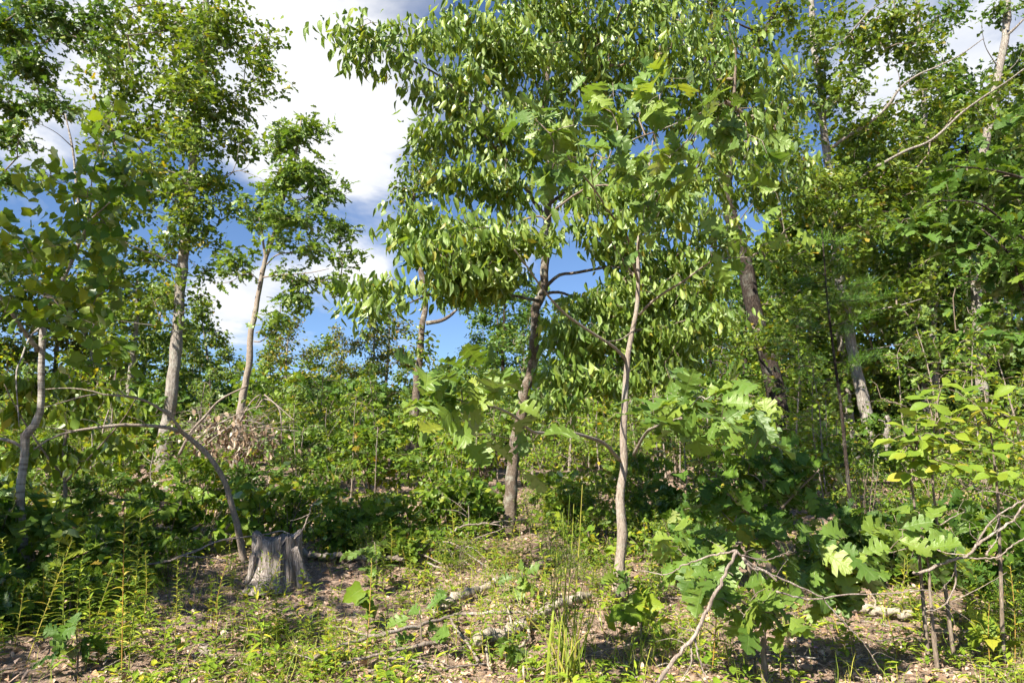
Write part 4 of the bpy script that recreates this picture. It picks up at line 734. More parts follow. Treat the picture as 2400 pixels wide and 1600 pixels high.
BG = [(505, 715, 34, 1), (465, 770, 38, 1), (560, 815, 45, 1), (630, 790, 38, 2), (690, 760, 36, 3), (740, 790, 42, 1), (800, 775, 40, 3), (870, 740, 26, 3), (905, 720, 30, 3), (945, 830, 40, 1), (1010, 860, 42, 1), (1065, 850, 36, 2), (1120, 790, 30, 4), (1150, 640, 24, 4), (1195, 600, 22, 4), (1240, 700, 30, 4), (1310, 720, 34, 4),
      (1380, 780, 36, 1), (1450, 650, 30, 0), (1530, 680, 32, 1), (1610, 700, 30, 4), (1680, 660, 30, 1), (1760, 640, 28, 0), (1830, 560, 26, 4), (1880, 520, 24, 0), (1950, 560, 28, 1), (2020, 500, 26, 0), (2090, 450, 24, 4), (2160, 430, 28, 4), (2220, 380, 22, 4), (2300, 330, 24, 4), (2370, 300, 21, 4), (2450, 200, 22, 1), (2540, 150, 24, 0),
      (1720, 560, 19, 4), (1790, 500, 20, 2), (1850, 450, 20, 0), (1920, 330, 19, 1), (2080, 260, 19, 0), (2230, 190, 19, 4), (2390, 140, 19, 0), (1560, 620, 22, 1), (1640, 600, 21, 4), (1480, 660, 24, 1), (1400, 690, 24, 4),
      (400, 740, 32, 0), (360, 650, 28, 1), (290, 600, 26, 0), (230, 620, 25, 3), (160, 560, 25, 1), (90, 640, 24, 3), (20, 560, 23, 0), (-60, 420, 21, 4), (-140, 300, 20, 0), (-240, 250, 22, 1),
      (420, 830, 50, 2), (620, 850, 52, 1), (850, 850, 50, 1), (980, 870, 50, 2), (1150, 860, 50, 1), (1500, 800, 45, 4), (1750, 760, 42, 1), (1960, 720, 40, 4), (2250, 650, 40, 1), (200, 780, 45, 1)]
for (px, ty, D, k) in BG:
    top = at(px, ty, D); b = np.array([top[0], top[1], gz(top[0], top[1]) - .1]); H = top[2] - b[2]
    leaf, lm, H0, c, nt, per, size, low, bk = protos[k]
    zn = next(z[2] for z in ZONES if z[0] <= px < z[1]); lab = BG_WORDS[k] + ' ' + zn.replace('at the ', 'behind the ').replace('below', 'beyond').replace('foot', 'trunk') + (', nearer' if D < 25 else ', far off' if D > 37 else '')
    s = H / H0; sw = float(np.clip(max(s, .55) * rb.uniform(.85, 1.15), .4, 1.3))
    if k not in first:
        first[k] = free_tree('tree', lab, 'tree', b, H0, c, leaf, lm, bk, .16, 61 + k, nt, per, size, .62, BG_GROUP[k], low=low)
        first[k].scale = (sw, sw, s)
    else: copy_tree(first[k], b, rb.uniform(0, 6.28), (sw, sw, s), lab, BG_GROUP[k])

# thin bare stems and leaning dead sticks standing in the undergrowth
def bare_stems():
    rng = np.random.default_rng(72)
    for (px, py, tx, ty, D, w) in [(245, 1075, 255, 960, 10, 6), (212, 1100, 215, 1010, 9, 4), (268, 920, 278, 790, 12, 5), (880, 1130, 885, 1000, 10, 3), (1050, 1150, 1060, 1080, 9, 4), (1100, 1250, 1098, 1185, 7.5, 4), (1330, 1080, 1335, 950, 10, 3), (1540, 1050, 1530, 900, 11, 4), (1590, 1040, 1600, 880, 12, 4), (1925, 1020, 1905, 870, 10, 4), (1945, 1060, 1930, 900, 12, 3), 
                                     (700, 1110, 712, 1000, 11, 3), (770, 1080, 765, 960, 12, 3), (460, 1100, 480, 900, 13, 4), (830, 1070, 850, 930, 13, 3), (1380, 1060, 1372, 930, 14, 3), (1660, 1060, 1650, 930, 13, 4), (160, 1010, 175, 850, 13, 4), (400, 1110, 360, 1060, 9.5, 4)]:
        a = at(px, py, D); e = at(tx, ty, D + rng.uniform(-.3, .3)); a[2] = gz(a[0], a[1]) - .03; b = a.copy(); root = thing('bare_stem', 'thin pale bare stem in the undergrowth ' + next(z[2] for z in ZONES if z[0] <= px < z[1]) + (', near' if D < 10.5 else ''), 'stem', b, 'bare stems in the undergrowth')
        q = spline(np.array([a, a * .6 + e * .4 + rng.standard_normal(3) * .03, a * .25 + e * .75 + rng.standard_normal(3) * .03, e]), 16); mb = MB(); mb.add(*tube(q, np.linspace(w, w * .45, 16) * .5 * mpp(D), 6, .05, 1)); link('stem', mb.mesh('stem', b), M['dead'], root)
        for k in range(4):
            i = rng.integers(6, 15); L = rng.uniform(.12, .4); d = rng.standard_normal(3) * (1, .7, .4) + (0, 0, .7); d *= L / np.linalg.norm(d); mb = MB(); mb.add(*tube(spline(np.array([q[i], q[i] + d * .5 + rng.standard_normal(3) * .02, q[i] + d]), 7), np.linspace(w * .4, w * .15, 7) * .5 * mpp(D), 4)); link('twig', mb.mesh('twig', b), M['dead'], root)
bare_stems()

# airy young trees between the shrubs and the wood
ry = np.random.default_rng(75); fy = {}
YW = ['slender airy young oak', 'slender yellow-green young tree', 'slender small-leaved young tree']
for (px, ty, D, k) in [(640, 870, 12, 1), (700, 900, 10.5, 0), (760, 860, 13, 2), (830, 890, 11, 1), (890, 850, 14, 0), (1050, 900, 12, 1), (1110, 870, 11, 2), (1160, 860, 13, 0), (1330, 820, 12, 2), (1400, 860, 11, 1), (1540, 780, 12, 0), (1600, 820, 10.5, 2), (1680, 760, 12, 1), (1850, 740, 11.5, 0), (1900, 820, 10, 1), (2110, 800, 12, 2), (2180, 720, 12.5, 0), (2260, 760, 11, 1), (2350, 700, 11, 0), (260, 860, 12, 2), (180, 820, 13, 1), (90, 850, 11, 0), (470, 900, 14, 2), (10, 780, 12, 1), (1240, 780, 15, 0), (1480, 740, 15, 2), (1780, 700, 15, 1), (500, 860, 17, 0), (960, 900, 17, 1)]:
    top = at(px, ty, D); b = np.array([top[0], top[1], gz(top[0], top[1]) - .03]); H = top[2] - b[2]; zn = next(z[2] for z in ZONES if z[0] <= px < z[1]); lab = YW[k] + ' ' + zn.replace('foot', 'trunk') + (', farther back' if D > 13.5 else '')
    if k not in fy:
        leaf, lm, sz = [(OAK_MID, 'oak_leaf', .15), (OVATE, 'bush_yel', .10), (OVATE_FAR, 'bush_leaf', .075)][k]
        fy[k] = free_tree('young_tree', lab, 'tree', b, 3.0, .85, leaf, lm, 'sap_bark', .022, 76 + k, 44, [9, 11, 18][k], sz, .2, 'young trees in the undergrowth', low=.28, sides=7); fy[k].scale = (H / 3,) * 3
    else: copy_tree(fy[k], b, ry.uniform(0, 6.28), (min(H / 3, 1.3), min(H / 3, 1.3), H / 3), lab, 'young trees in the undergrowth')

# far edge of the wood, one mass of leaves
def far_wood():
    rng = np.random.default_rng(70); n = 26000
    x = rng.uniform(-75, 75, n); y = 62 + rng.uniform(-5, 8, n) + 4 * np.sin(x * .11); top = 4.2 + 1.2 * np.sin(x * .31) + .9 * np.sin(x * .83 + 1) + np.where(x > 22, 5, 0) + np.where(x < -40, 3, 0)
    z = gz(x, y) + rng.random(n) ** .8 * top; P = np.stack([x, y, z], 1)
    me = leaves_mesh('far_wood', BLOB, P, rng.standard_normal((n, 3)), rng.standard_normal((n, 3)) + (0, 0, .5), rng.uniform(.4, .8, n), rng, smooth=False)
    tag(link('far_wood', me, M['oak_far']), 'hazy green edge of the far wood low on the horizon', 'wood', kind='stuff')
far_wood()

# ================================================================== undergrowth shrubs
def bush(name, label, cat, base, group, seed, w, h, nst, ntip, per, leaf, lmat, size, droop, flat, spread):
    rng = np.random.default_rng(seed); root = thing(name, label, cat, base, group); mb = MB(); seeds = []
    for k in range(nst):
        a = k * 2.4 + rng.uniform(-.4, .4); e = np.array([math.cos(a) * w * .45 * rng.uniform(.3, 1), math.sin(a) * w * .45 * rng.uniform(.3, 1), h * rng.uniform(.6, .95)])
        q = spline(np.array([(0, 0, -.05), e * (.35, .35, .5) + rng.standard_normal(3) * .04 * h, e]), 12); mb.add(*tube(q, np.linspace(.012, .004, 12) * (.6 + .4 * h), 5)); seeds.append(q[3:])
    kids = [link('stems', mb.mesh('stems'), M['twig'], root, kind='stuff')]
    tips = blob_tips([((rng.uniform(-.25, .25) * w, rng.uniform(-.25, .25) * w, h * u), (w * .42, w * .42, h * .2), ntip // 4) for u in (.3, .5, .7, .85)], rng); tips[:, 2] = np.maximum(tips[:, 2], .06)
    paths = grow(np.vstack(seeds), tips, rng, .1, .0015, rmax=.008)
    kids.append(link('twigs', twig_mesh('twigs', paths, (0, 0, 0), 3), M['twig'], root, kind='stuff'))
    P, A, N, Sz = tip_leaves(paths, rng, per, spread, size, droop, flat, .5)
    kids.append(link('foliage', leaves_mesh('foliage', leaf, P, A, N, Sz, rng, (0, 0, 0)), M[lmat], root, kind='stuff'))
    KIDS[root.name] = kids; return root
KINDS_B = [('oak_shrub', OAK_MID, 'bush_leaf', .15, .2, .5), ('leafy_shrub', OVATE, 'bush_leaf', .10, .35, .4), ('leafy_shrub', BROAD, 'broad_leaf', .10, .3, .4), ('leafy_shrub', OVATE, 'bush_yel', .085, .3, .5), ('oak_shrub', OAK_MID, 'oak_dark', .16, .25, .5), ('huckleberry_shrub', SMALL, 'bush_yel', .055, .2, .4), ('huckleberry_shrub', SMALL, 'bush_leaf', .06, .2, .4), ('leafy_shrub', OVATE_FAR, 'bush_leaf', .10, .3, .4)]
B_WORDS = ['mid-green oak shrub', 'green oval-leaved shrub', 'broad-leaved shrub with some yellow leaves', 'yellow-green leafy shrub', 'dark oak shrub', 'fine-leaved yellowish shrub', 'fine-leaved green shrub', 'loose green shrub']
rb = np.random.default_rng(80); firstb = {}
def put_bush(k, px, D, sc, zs=1.0, near=False):
    p = at(px, 900, D); b = np.array([p[0], D, gz(p[0], D) - .02]); zn = next(z[2] for z in ZONES if z[0] <= px < z[1])
    lab = B_WORDS[k] + ' ' + zn + ', ' + row_word(D); nm, leaf, lm, size, dr, fl = KINDS_B[k]
    kk = k + 20 * near
    if kk not in firstb:
        if near: firstb[kk] = bush(nm, lab, 'shrub', b, 'undergrowth shrubs', 81 + kk, 1.3, 1.2, 6, 44, 4.5, {'oak': OAK_NEAR}.get(nm[:3], leaf), lm, size * 1.9, dr, fl, .2)
        else: firstb[kk] = bush(nm, lab, 'shrub', b, 'undergrowth shrubs', 81 + k, 1.3, 1.2, 7, 64, 8 if size > .08 else 20, leaf, lm, size * 1.12, dr, fl, .16)
        firstb[kk].scale = (sc, sc, sc * zs)
    else: copy_tree(firstb[kk], b, rb.uniform(0, 6.28), (sc, sc, sc * zs), lab, 'undergrowth shrubs')
for D, n, lo, hi, ks in [(8.3, 17, .5, .8, (0, 1, 2, 3, 4, 6, 5)), (9.8, 20, .6, .95, (0, 1, 3, 4, 5, 6, 7)), (11.6, 20, .7, 1.15, (0, 1, 3, 4, 7, 5, 3)), (14, 20, .9, 1.5, (0, 3, 7, 4, 1, 3)), (17, 20, 1.1, 1.8, (7, 3, 0, 3)), (21, 26, 1.7, 2.6, (7, 0, 3, 4)), (27, 26, 2.0, 3.1, (7, 3, 0, 4)), (34, 24, 2.6, 3.8, (7, 0, 3))]:
    for i in range(n):
        px = -120 + 2640 * (i + rb.uniform(.1, .9)) / n; d = D * rb.uniform(.93, 1.08)
        if D < 19 and (340 < px < 420 or 540 < px < 600 or 2010 < px < 2090 or 955 < px < 1000) and rb.random() < .8: continue
        if D < 10.5 and 1150 < px < 1260: continue
        if D < 13 and (1300 < px < 1480 or 860 < px < 960) and rb.random() < .7: continue
        put_bush(int(ks[rb.integers(len(ks))]), px, d, rb.uniform(lo, hi), rb.uniform(.85, 1.15))
# nearer shrubs picked out in the photograph
for (k, px, D, s) in [(0, 330, 6.6, .55), (0, 420, 7.2, .6), (1, 500, 7.4, .55), (2, 620, 7.6, .6), (3, 690, 7.8, .65), (1, 760, 7.9, .55), (2, 830, 7.5, .5), (0, 900, 7.3, .5), (1, 965, 7.6, .5), (1, 1040, 8.0, .5), (4, 1100, 8.4, .5), (0, 1340, 8.2, .45), (4, 1560, 7.8, .6), (4, 1620, 7.0, .5), (1, 1680, 7.6, .6), (4, 1990, 6.6, .55), (2, 2060, 6.4, .5), (4, 2120, 6.8, .6), (4, 2260, 6.2, .65), (0, 2360, 5.8, .6), (4, 2420, 5.6, .7), (0, 60, 6.2, .7), (2, 150, 5.9, .55), (4, -40, 5.6, .8), (0, 250, 6.0, .5), (4, 20, 5.0, .45), (1, 120, 5.1, .35), (0, 220, 5.2, .35), (2, 330, 5.6, .35), (1, 430, 6.2, .4), (1, 2390, 4.6, .4), (6, 2320, 4.9, .4), (1, 1040, 7.0, .32), (3, 1110, 7.4, .34), (0, 950, 6.9, .3), (5, 1290, 7.2, .42), (3, 1360, 7.0, .34), (1, 1420, 7.6, .45), (5, 1240, 8.4, .5), (2, 1150, 8.6, .5), (6, 880, 6.8, .35), (3, 1500, 7.2, .4), (1, 1560, 6.5, .36), (5, 1080, 6.6, .3), (6, 1330, 6.5, .3), (3, 760, 7.0, .4), (0, 820, 7.2, .4), (5, 1400, 6.3, .3), (6, 1520, 5.9, .3), (5, 930, 7.6, .5), (3, 1010, 8.2, .5), (0, 1300, 8.8, .6), (1, 1380, 9.2, .6), (5, 1580, 7.0, .45)]:
    put_bush(k, px, D, s, near=k not in (5, 6))

# ================================================================== litter, low green, grass
def scatter_ground(n, ylo, yhi, rng, pw=1.6):
    u = rng.random(n); y = ylo + (yhi - ylo) * u ** pw; x = rng.uniform(-1, 1, n) * (y * .82 + .6); return x, y
def litter():
    rng = np.random.default_rng(90); n = 60000; x, y = scatter_ground(n, 3.2, 13, rng, 1.5)
    P = np.stack([x, y, gz(x, y) + rng.uniform(.0, .028, n)], 1); A = rng.standard_normal((n, 3)); A[:, 2] *= .35; N = rng.standard_normal((n, 3)) * .45 + (0, 0, 1)
    big = rng.random(n) < .10; S = np.where(big, rng.uniform(.05, .085, n), rng.uniform(.02, .05, n))
    T = [strip_leaf([(0, .02, 0), (.35, .3, .05), (.7, .22, .0), (1, .03, 0)], f, d, .08, s, 0) for s, (f, d) in enumerate([(.6, .4), (-.5, .3), (.2, -.5), (.9, .1)])] + [strip_leaf([(0, .01, 0), (.8, .045, 0), (2.4, .01, 0)], .3, .06, .02, 5 + q, 0) for q in range(4)]
    tag(link('leaf_litter', leaves_mesh('leaf_litter', T, P, A, N, S, rng, smooth=False), M['litter']), 'dry tan leaf litter strewn over the forest floor', 'leaf litter', kind='stuff')
litter()
def twig_litter():
    rng = np.random.default_rng(91); mb = MB(); n = 1500; x, y = scatter_ground(n, 3.3, 10, rng, 1.3)
    for i in range(n):
        L = rng.uniform(.06, .4); a = rng.uniform(0, 6.28); d = np.array([math.cos(a), math.sin(a), 0]); p = np.array([x[i], y[i], gz(x[i], y[i]) + .012]); q = np.array([p - d * L / 2, p + rng.standard_normal(3) * (.05 * L, .05 * L, .01) + (0, 0, .012), p + d * L / 2])
        q[:, 2] = np.maximum(q[:, 2], gz(q[:, 0], q[:, 1]) + .004); mb.add(*tube(spline(q, 5), np.linspace(.004, .0015, 5) * rng.uniform(.6, 1.6), 4, cap=False))
    tag(link('twig_litter', mb.mesh('twig_litter'), M['dead']), 'small dead twigs strewn through the leaf litter', 'twig litter', kind='stuff')
twig_litter()
def dens(x, y):
    return .5 + .5 * np.sin(1.9 * x + .7 * y + 1.0) * np.sin(1.4 * y - .8 * x + .4) + .25 * np.sin(5 * x + 3 * y)
def ground_cover():
    rng = np.random.default_rng(92); n = 9500; x, y = scatter_ground(n, 3.4, 12, rng, 1.7); k = rng.random(n) < np.clip(1.5 * dens(x, y) - .35, .12, 1) ; x, y = x[k], y[k]
    PP, AA, NN, SS = [], [], [], []
    for i in range(len(x)):
        m = rng.integers(4, 10); h = rng.uniform(.03, .16); a = rng.uniform(0, 6.28, m); b = np.array([x[i], y[i], gz(x[i], y[i])])
        lift = rng.uniform(.1, 1, m) * h; PP.append(b + np.stack([.02 * np.cos(a), .02 * np.sin(a), lift], 1)); AA.append(np.stack([np.cos(a), np.sin(a), rng.uniform(.1, .9, m)], 1)); NN.append(np.stack([-.3 * np.cos(a), -.3 * np.sin(a), np.ones(m)], 1)); SS.append(rng.uniform(.03, .085, m))
    tag(link('ground_cover', leaves_mesh('ground_cover', [LANCE[0], LANCE[1], SMALL[0], OVATE_FAR[0]], np.vstack(PP), np.vstack(AA), np.vstack(NN), np.concatenate(SS), rng), M['weed']), 'low green seedlings and herbs covering the forest floor', 'ground cover', kind='stuff')
ground_cover()
BLADE = [(np.array([(-.012, 0, 0), (.012, 0, 0), (-.010, .35, -.01), (.010, .35, -.01), (-.007, .7, -.07 - .05 * k), (.007, .7, -.07 - .05 * k), (0, 1, -.2 - .15 * k)]), np.array([(0, 1, 3), (0, 3, 2), (2, 3, 5), (2, 5, 4), (4, 5, 6)]), np.zeros((7, 2))) for k in range(3)]
def grass():
    rng = np.random.default_rng(93); n = 20000; x, y = scatter_ground(n, 3.3, 9, rng, 1.4); cl = .5 + .5 * np.sin(2.6 * x + 2) * np.sin(2.2 * y + .6); k = rng.random(n) < np.clip(1.4 * cl - .55, .10, 1); x, y = x[k], y[k]; n = len(x)
    P = np.stack([x, y, gz(x, y)], 1); A = rng.standard_normal((n, 3)) * .35 + (0, 0, 1); N = rng.standard_normal((n, 3)); N[:, 2] *= .2
    tag(link('grass', leaves_mesh('grass', BLADE, P, A, N, rng.uniform(.08, .26, n), rng), M['grass']), 'thin yellow-green grass blades between the weeds', 'grass', kind='stuff')
grass()

# ------------------------------------------------------------------ weeds one can tell apart
def weed(name, label, cat, base, group, seed, h, nl, size, lance=True, branched=0, lmat='weed'):
    rng = np.random.default_rng(seed); root = thing(name, label, cat, base, group); lean = rng.standard_normal(2) * .08 * h
    q = spline(np.array([(0, 0, -.02), (lean[0] * .3, lean[1] * .3, h * .5), (lean[0], lean[1], h)]), 14); mb = MB(); mb.add(*tube(q, np.linspace(.0035, .0012, 14), 5)); kids = [link('stem', mb.mesh('stem'), M['stem'], root)]
    u = np.linspace(.18, 1, nl); i = np.clip((u * 13).astype(int), 0, 13); P = q[i] + (q[np.clip(i + 1, 0, 13)] - q[i]) * ((u * 13) % 1)[:, None]; a = np.arange(nl) * 2.4 + rng.uniform(-.3, .3, nl)
    A = np.stack([np.cos(a), np.sin(a), .25 + .7 * u], 1); N = np.stack([-.4 * np.cos(a), -.4 * np.sin(a), np.ones(nl)], 1)
    kids.append(link('foliage', leaves_mesh('foliage', LANCE if lance else OVATE, P, A, N, size * (1.15 - .55 * u) * rng.uniform(.7, 1.2, nl), rng), M[lmat], root, kind='stuff')); KIDS[root.name] = kids; return root
WK = [('goldenrod_plant', .55, 30, .10, True, 'weed', 'upright narrow-leaved weed'), ('goldenrod_plant', .38, 22, .09, True, 'weed', 'short narrow-leaved weed'), ('leafy_weed', .3, 14, .075, False, 'weed', 'small oval-leaved weed'), ('goldenrod_plant', .75, 46, .085, True, 'grass', 'tall feathery yellow-green weed'), ('leafy_weed', .22, 12, .06, False, 'bush_yel', 'low yellowish weed')]
WZ = [(-50, 480, 'in the shaded left foreground'), (480, 820, 'in front of the stump'), (820, 1180, 'among the fallen branches at centre'), (1180, 1500, 'around the tall grass'), (1500, 1950, 'below the sunlit oak bush'), (1950, 2460, 'in the right foreground')]
rw = np.random.default_rng(95); fw = {}
def put_weed(k, px, py, s=1.0):
    b = gpt(px, py, -.005); nm, h, nl, sz, ln, mt, wd = WK[k]; zn = next((z[2] for z in WZ if z[0] <= px < z[1]), WZ[-1][2]); lab = wd + ' ' + zn + (', in front' if py > 1500 else '')
    if k not in fw:
        fw[k] = weed(nm, lab, 'weed', b, wd + 's', 96 + k, h, nl, sz, ln, lmat=mt); fw[k].scale = (s, s, s)
    else:
        o = copy_tree(fw[k], b, rw.uniform(0, 6.28), (s, s, s * rw.uniform(.75, 1.15)), lab, wd + 's'); o.rotation_euler = (rw.normal(0, .16), rw.normal(0, .16), rw.uniform(0, 6.28))
for i in range(250):
    px = rw.uniform(-20, 2420); py = 1310 + 290 * rw.random() ** .9
    x = at(px, py, ghit(px, py))
    if rw.random() < np.clip(dens(x[0], x[1]) + .15, .15, 1): put_weed(int(rw.choice([0, 1, 2, 4, 1, 2])), px, py, rw.uniform(.6, 1.15))
for i in range(70):
    px = rw.uniform(820, 1560); py = rw.uniform(1190, 1400)
    if not 1165 < px < 1225 or py > 1290: put_weed(int(rw.choice([0, 1, 2, 4, 0])), px, py, rw.uniform(.6, 1.1))
for (k, px, py, s) in [(3, 300, 1585, 1.25), (3, 285, 1590, 1.1), (3, 60, 1560, 1.1), (3, 35, 1430, .9), (3, 110, 1480, .9), (0, 180, 1500, 1.1), (3, 410, 1500, .8), (0, 495, 1480, 1), (0, 590, 1520, 1), (0, 640, 1500, .9), (3, 655, 1490, .8), (0, 1150, 1330, 1), (0, 1180, 1340, 1.1), (0, 1215, 1330, 1.0), (0, 1245, 1340, 1), (0, 1190, 1300, 1), (0, 1160, 1500, .9), (0, 1200, 1520, .9), (0, 1230, 1500, 1), (0, 1270, 1500, .9),
                       (0, 1400, 1270, 1.1), (0, 1420, 1290, 1.1), (3, 1270, 1300, .8), (0, 1100, 1560, .8), (2, 1380, 1420, 1.2), (0, 2330, 1480, 1), (0, 2370, 1430, 1), (0, 2300, 1400, 1.1), (3, 2280, 1450, .8), (2, 1980, 1540, 1.1), (2, 2170, 1500, 1), (0, 1830, 1590, .8), (0, 2380, 1560, 1)]:
    put_weed(k, px, py, s)
# tall grass clump
def tall_grass():
    rng = np.random.default_rng(97); b = gpt(1330, 1595); root = thing('tall_grass_clump', 'clump of tall thin yellow-green grass stalks at bottom centre', 'grass', b)
    D = b[1]
    for (x0, x1, y1) in [(1290, 1300, 1330), (1300, 1310, 1220), (1310, 1322, 1190), (1318, 1337, 1125), (1325, 1318, 1200), (1333, 1365, 1135), (1340, 1350, 1230), (1322, 1300, 1260), (1336, 1380, 1290), (1345, 1395, 1300), (1305, 1290, 1280), (1315, 1330, 1260), (1328, 1326, 1330), (1312, 1345, 1180)]:
        s = b + (mpp(D) * (x0 - 1330), rng.uniform(-.08, .08), -.02); e = at(x1, y1, D + rng.uniform(-.15, .15)); q = spline(np.array([s, (s * .5 + e * .5) + rng.standard_normal(3) * .01, e]), 14); mb = MB(); mb.add(*tube(q, np.linspace(.0042, .0014, 14), 5)); link('stalk', mb.mesh('stalk', b), M['grass'], root)
    n = 26; P = b + rng.standard_normal((n, 3)) * (.06, .05, 0); A = rng.standard_normal((n, 3)) * (.35, .35, .1) + (0, 0, 1); N = rng.standard_normal((n, 3)) * (1, 1, .2)
    leaf_objects(root, 'blade', BLADE, M['grass'], P, A, N, rng.uniform(.35, .75, n), rng, b, 'blade')
tall_grass()
def flowers():
    rng = np.random.default_rng(98)
    for i, (px, py) in enumerate([(1795, 1552), (1905, 1485), (1915, 1512), (1900, 1505)]):
        p = gpt(px, py + 40); root = thing('wildflower', 'tiny pink wildflower under the sunlit oak bush', 'flower', p, 'pink wildflowers'); h = .09
        mb = MB(); mb.add(*tube(np.array([(0, 0, -.01), (.005, 0, h * .5), (0, 0, h)]), [.0015] * 3, 4)); link('stem', mb.mesh('stem'), M['stem'], root)
        a = np.arange(5) * 1.257; A = np.stack([np.cos(a), np.sin(a), .4 + 0 * a], 1); P = np.repeat([[0, 0, h]], 5, 0)
        link('petals', leaves_mesh('petals', OVATE_FAR, P, A, np.stack([-np.cos(a), -np.sin(a), np.ones(5)], 1), np.full(5, .016), rng), M['flower'], root)
flowers()

# ================================================================== stump
def stump():
    D = ghit(650, 1372); c = at(645, 1372, D); c[2] = gz(c[0], c[1]); m = mpp(D); root = thing('tree_stump', 'weathered grey split tree stump standing in the leaf litter', 'stump', c)
    rng = np.random.default_rng(99); na, nh = 96, 26; H = 108 * m; R0 = 54 * m
    a = np.arange(na) * 2 * math.pi / na; V = []
    groove = sum(rng.uniform(.3, 1) * np.sin(f * a + rng.uniform(0, 6.28)) for f in (2, 3, 5, 8, 13)) * .03 + rng.standard_normal(na) * .010
    for c0 in (.4, 1.7, 2.6, 3.9, 4.35, 4.9, 5.9): groove -= rng.uniform(.03, .08) * np.exp(-(((a - c0 + math.pi) % (2 * math.pi) - math.pi) / rng.uniform(.02, .06)) ** 2)
    top = H * (1 + .06 * np.sin(2 * a + 1) + .04 * np.sin(5 * a) + np.repeat(.022 * rng.standard_normal(na // 3), 3)); split = np.abs(((a - 5.3 + math.pi) % (2 * math.pi)) - math.pi) < .08; top[split] *= .82
    for i in range(nh):
        u = i / (nh - 1); fl = 1 + .42 * math.exp(-u * 5) * (1 + .75 * np.sin(3 * a + .6) + .4 * np.sin(5 * a)) + .05 * (1 - u) + .02 * np.sin(u * 7 + 2 * a)
        r = R0 * (fl + groove * (1.4 + .5 * np.sin(u * 9 + a * 3))) * (1 - np.where(split, .16, 0)); z = top * u - .03 * (1 - u)
        V.append(np.stack([np.cos(a) * r + .10 * H * (u - .2) * -.3, np.sin(a) * r * .9, z], 1))
    for rr, dz in ((.86, -.02), (.6, -.07), (.3, -.10)):   # broken, sunken top
        V.append(np.stack([np.cos(a) * R0 * rr - .024 * H, np.sin(a) * R0 * rr * .9, top + dz * H * 2 + .02 * H * rng.standard_normal(na)], 1))
    V.append(np.array([[0, 0, H * .8]])); n = nh + 3; i = np.arange(n - 1)[:, None] * na; j = np.arange(na)[None]; j2 = (j + 1) % na
    Q = np.stack([i + j, i + j2, i + na + j2, i + na + j], -1).reshape(-1, 4); e = n * na; jj = np.arange(na); T = np.stack([(n - 1) * na + jj, (n - 1) * na + (jj + 1) % na, np.full(na, e)], -1)
    link('body', make_mesh('body', np.vstack(V), [Q, T]), M['stump'], root)
    for (pts, r0, r1) in [([(692, 1282), (703, 1312), (714, 1345), (728, 1368)], 7, 4), ([(688, 1285), (694, 1310), (700, 1340), (704, 1378)], 8, 7), ([(592, 1300), (590, 1320), (585, 1348), (574, 1368)], 8, 5)]:
        P = np.array([at(x, y, D - .20) for x, y in pts]); q = spline(P, 14); mb = MB(); mb.add(*tube(q, np.linspace(r0 * m, r1 * m, 14) * .8, 9, .16, 5, ridge=.15)); link('splinter', mb.mesh('splinter', c), M['stump'], root)
stump()

# ================================================================== fallen wood
def deadwood(name, label, cat, parts, mat='dead', lift=0.0, seed=0, base=None, sides=8, leaves=None):
    """parts: (pixels, D0 or None for lying on the ground, D1, px width at both ends)"""
    lines = []
    for (pts, d0, d1, w0, w1) in parts:
        if d0 is None: P = np.array([gpt(x, y, lift + .045 + .5 * mpp(5) * max(w0, w1) * .8) for x, y in pts])
        else: P = trace(pts, d0, d1); P[:, 2] = np.maximum(P[:, 2], gz(P[:, 0], P[:, 1]) + .005)
        lines.append(P)
    b = lines[0][0].copy(); b[2] = gz(b[0], b[1]); root = thing(name, label, cat, b)
    for k, (P, (pts, d0, d1, w0, w1)) in enumerate(zip(lines, parts)):
        D = P[:, 1].mean(); n = int(np.clip(len(P) * 6, 10, 40)); q = spline(P, n); rng = np.random.default_rng(seed * 31 + k); q[1:-1] += rng.standard_normal((n - 2, 3)) * .17 * mpp(D) * w0
        kr = np.linspace(w0, w1, n) * .5 * mpp(D) * (1 + (.5 if w0 < 12 else .15) * (rng.random(n) < .14) * rng.random(n)) * rng.uniform(.94, 1.06, n); mb = MB(); mb.add(*tube(q, kr, sides, .10, seed + k, ridge=.08)); lo = link('limb' if k == 0 else 'side_limb', mb.mesh('limb', b), M[mat], root)
        if w0 < 3 or sides < 8: continue
        for z in range(int(rng.integers(2, 5))):
            i = int(rng.integers(2, n - 2)); t = q[i + 1] - q[i - 1]; t /= np.linalg.norm(t) + 1e-9; d = t * .7 + rng.standard_normal(3) * .6 + (0, 0, .25); d /= np.linalg.norm(d); L = mpp(D) * rng.choice([6, 20, 45, 70]) * rng.uniform(.6, 1.2); r0 = .5 * mpp(D) * max(.9, w0 * .22)
            e = q[i] + d * L; g = spline(np.array([q[i], q[i] + d * L * .5 + rng.standard_normal(3) * .08 * L, e + (0, 0, -.1 * L)]), 7); g[:, 2] = np.maximum(g[:, 2], gz(g[:, 0], g[:, 1]) + .003); mb = MB(); mb.add(*tube(g, np.linspace(r0, r0 * .45, 7), 5)); link('twig', mb.mesh('twig', b), M[mat], lo)
    return root
deadwood('fallen_log', 'pale barkless fallen branch lying diagonally below the tall grass', 'log', [([(1117, 1535), (1144, 1521), (1196, 1504), (1237, 1484), (1282, 1453), (1334, 1435), (1380, 1420)], None, 0, 27, 18), ([(1150, 1520), (1142, 1500), (1160, 1492)], None, 0, 7, 4), ([(1237, 1486), (1238, 1510), (1220, 1535), (1192, 1545), (1185, 1575)], None, 0, 8, 3), ([(1145, 1524), (1140, 1550), (1148, 1590)], None, 0, 7, 4)], 'log', seed=1)
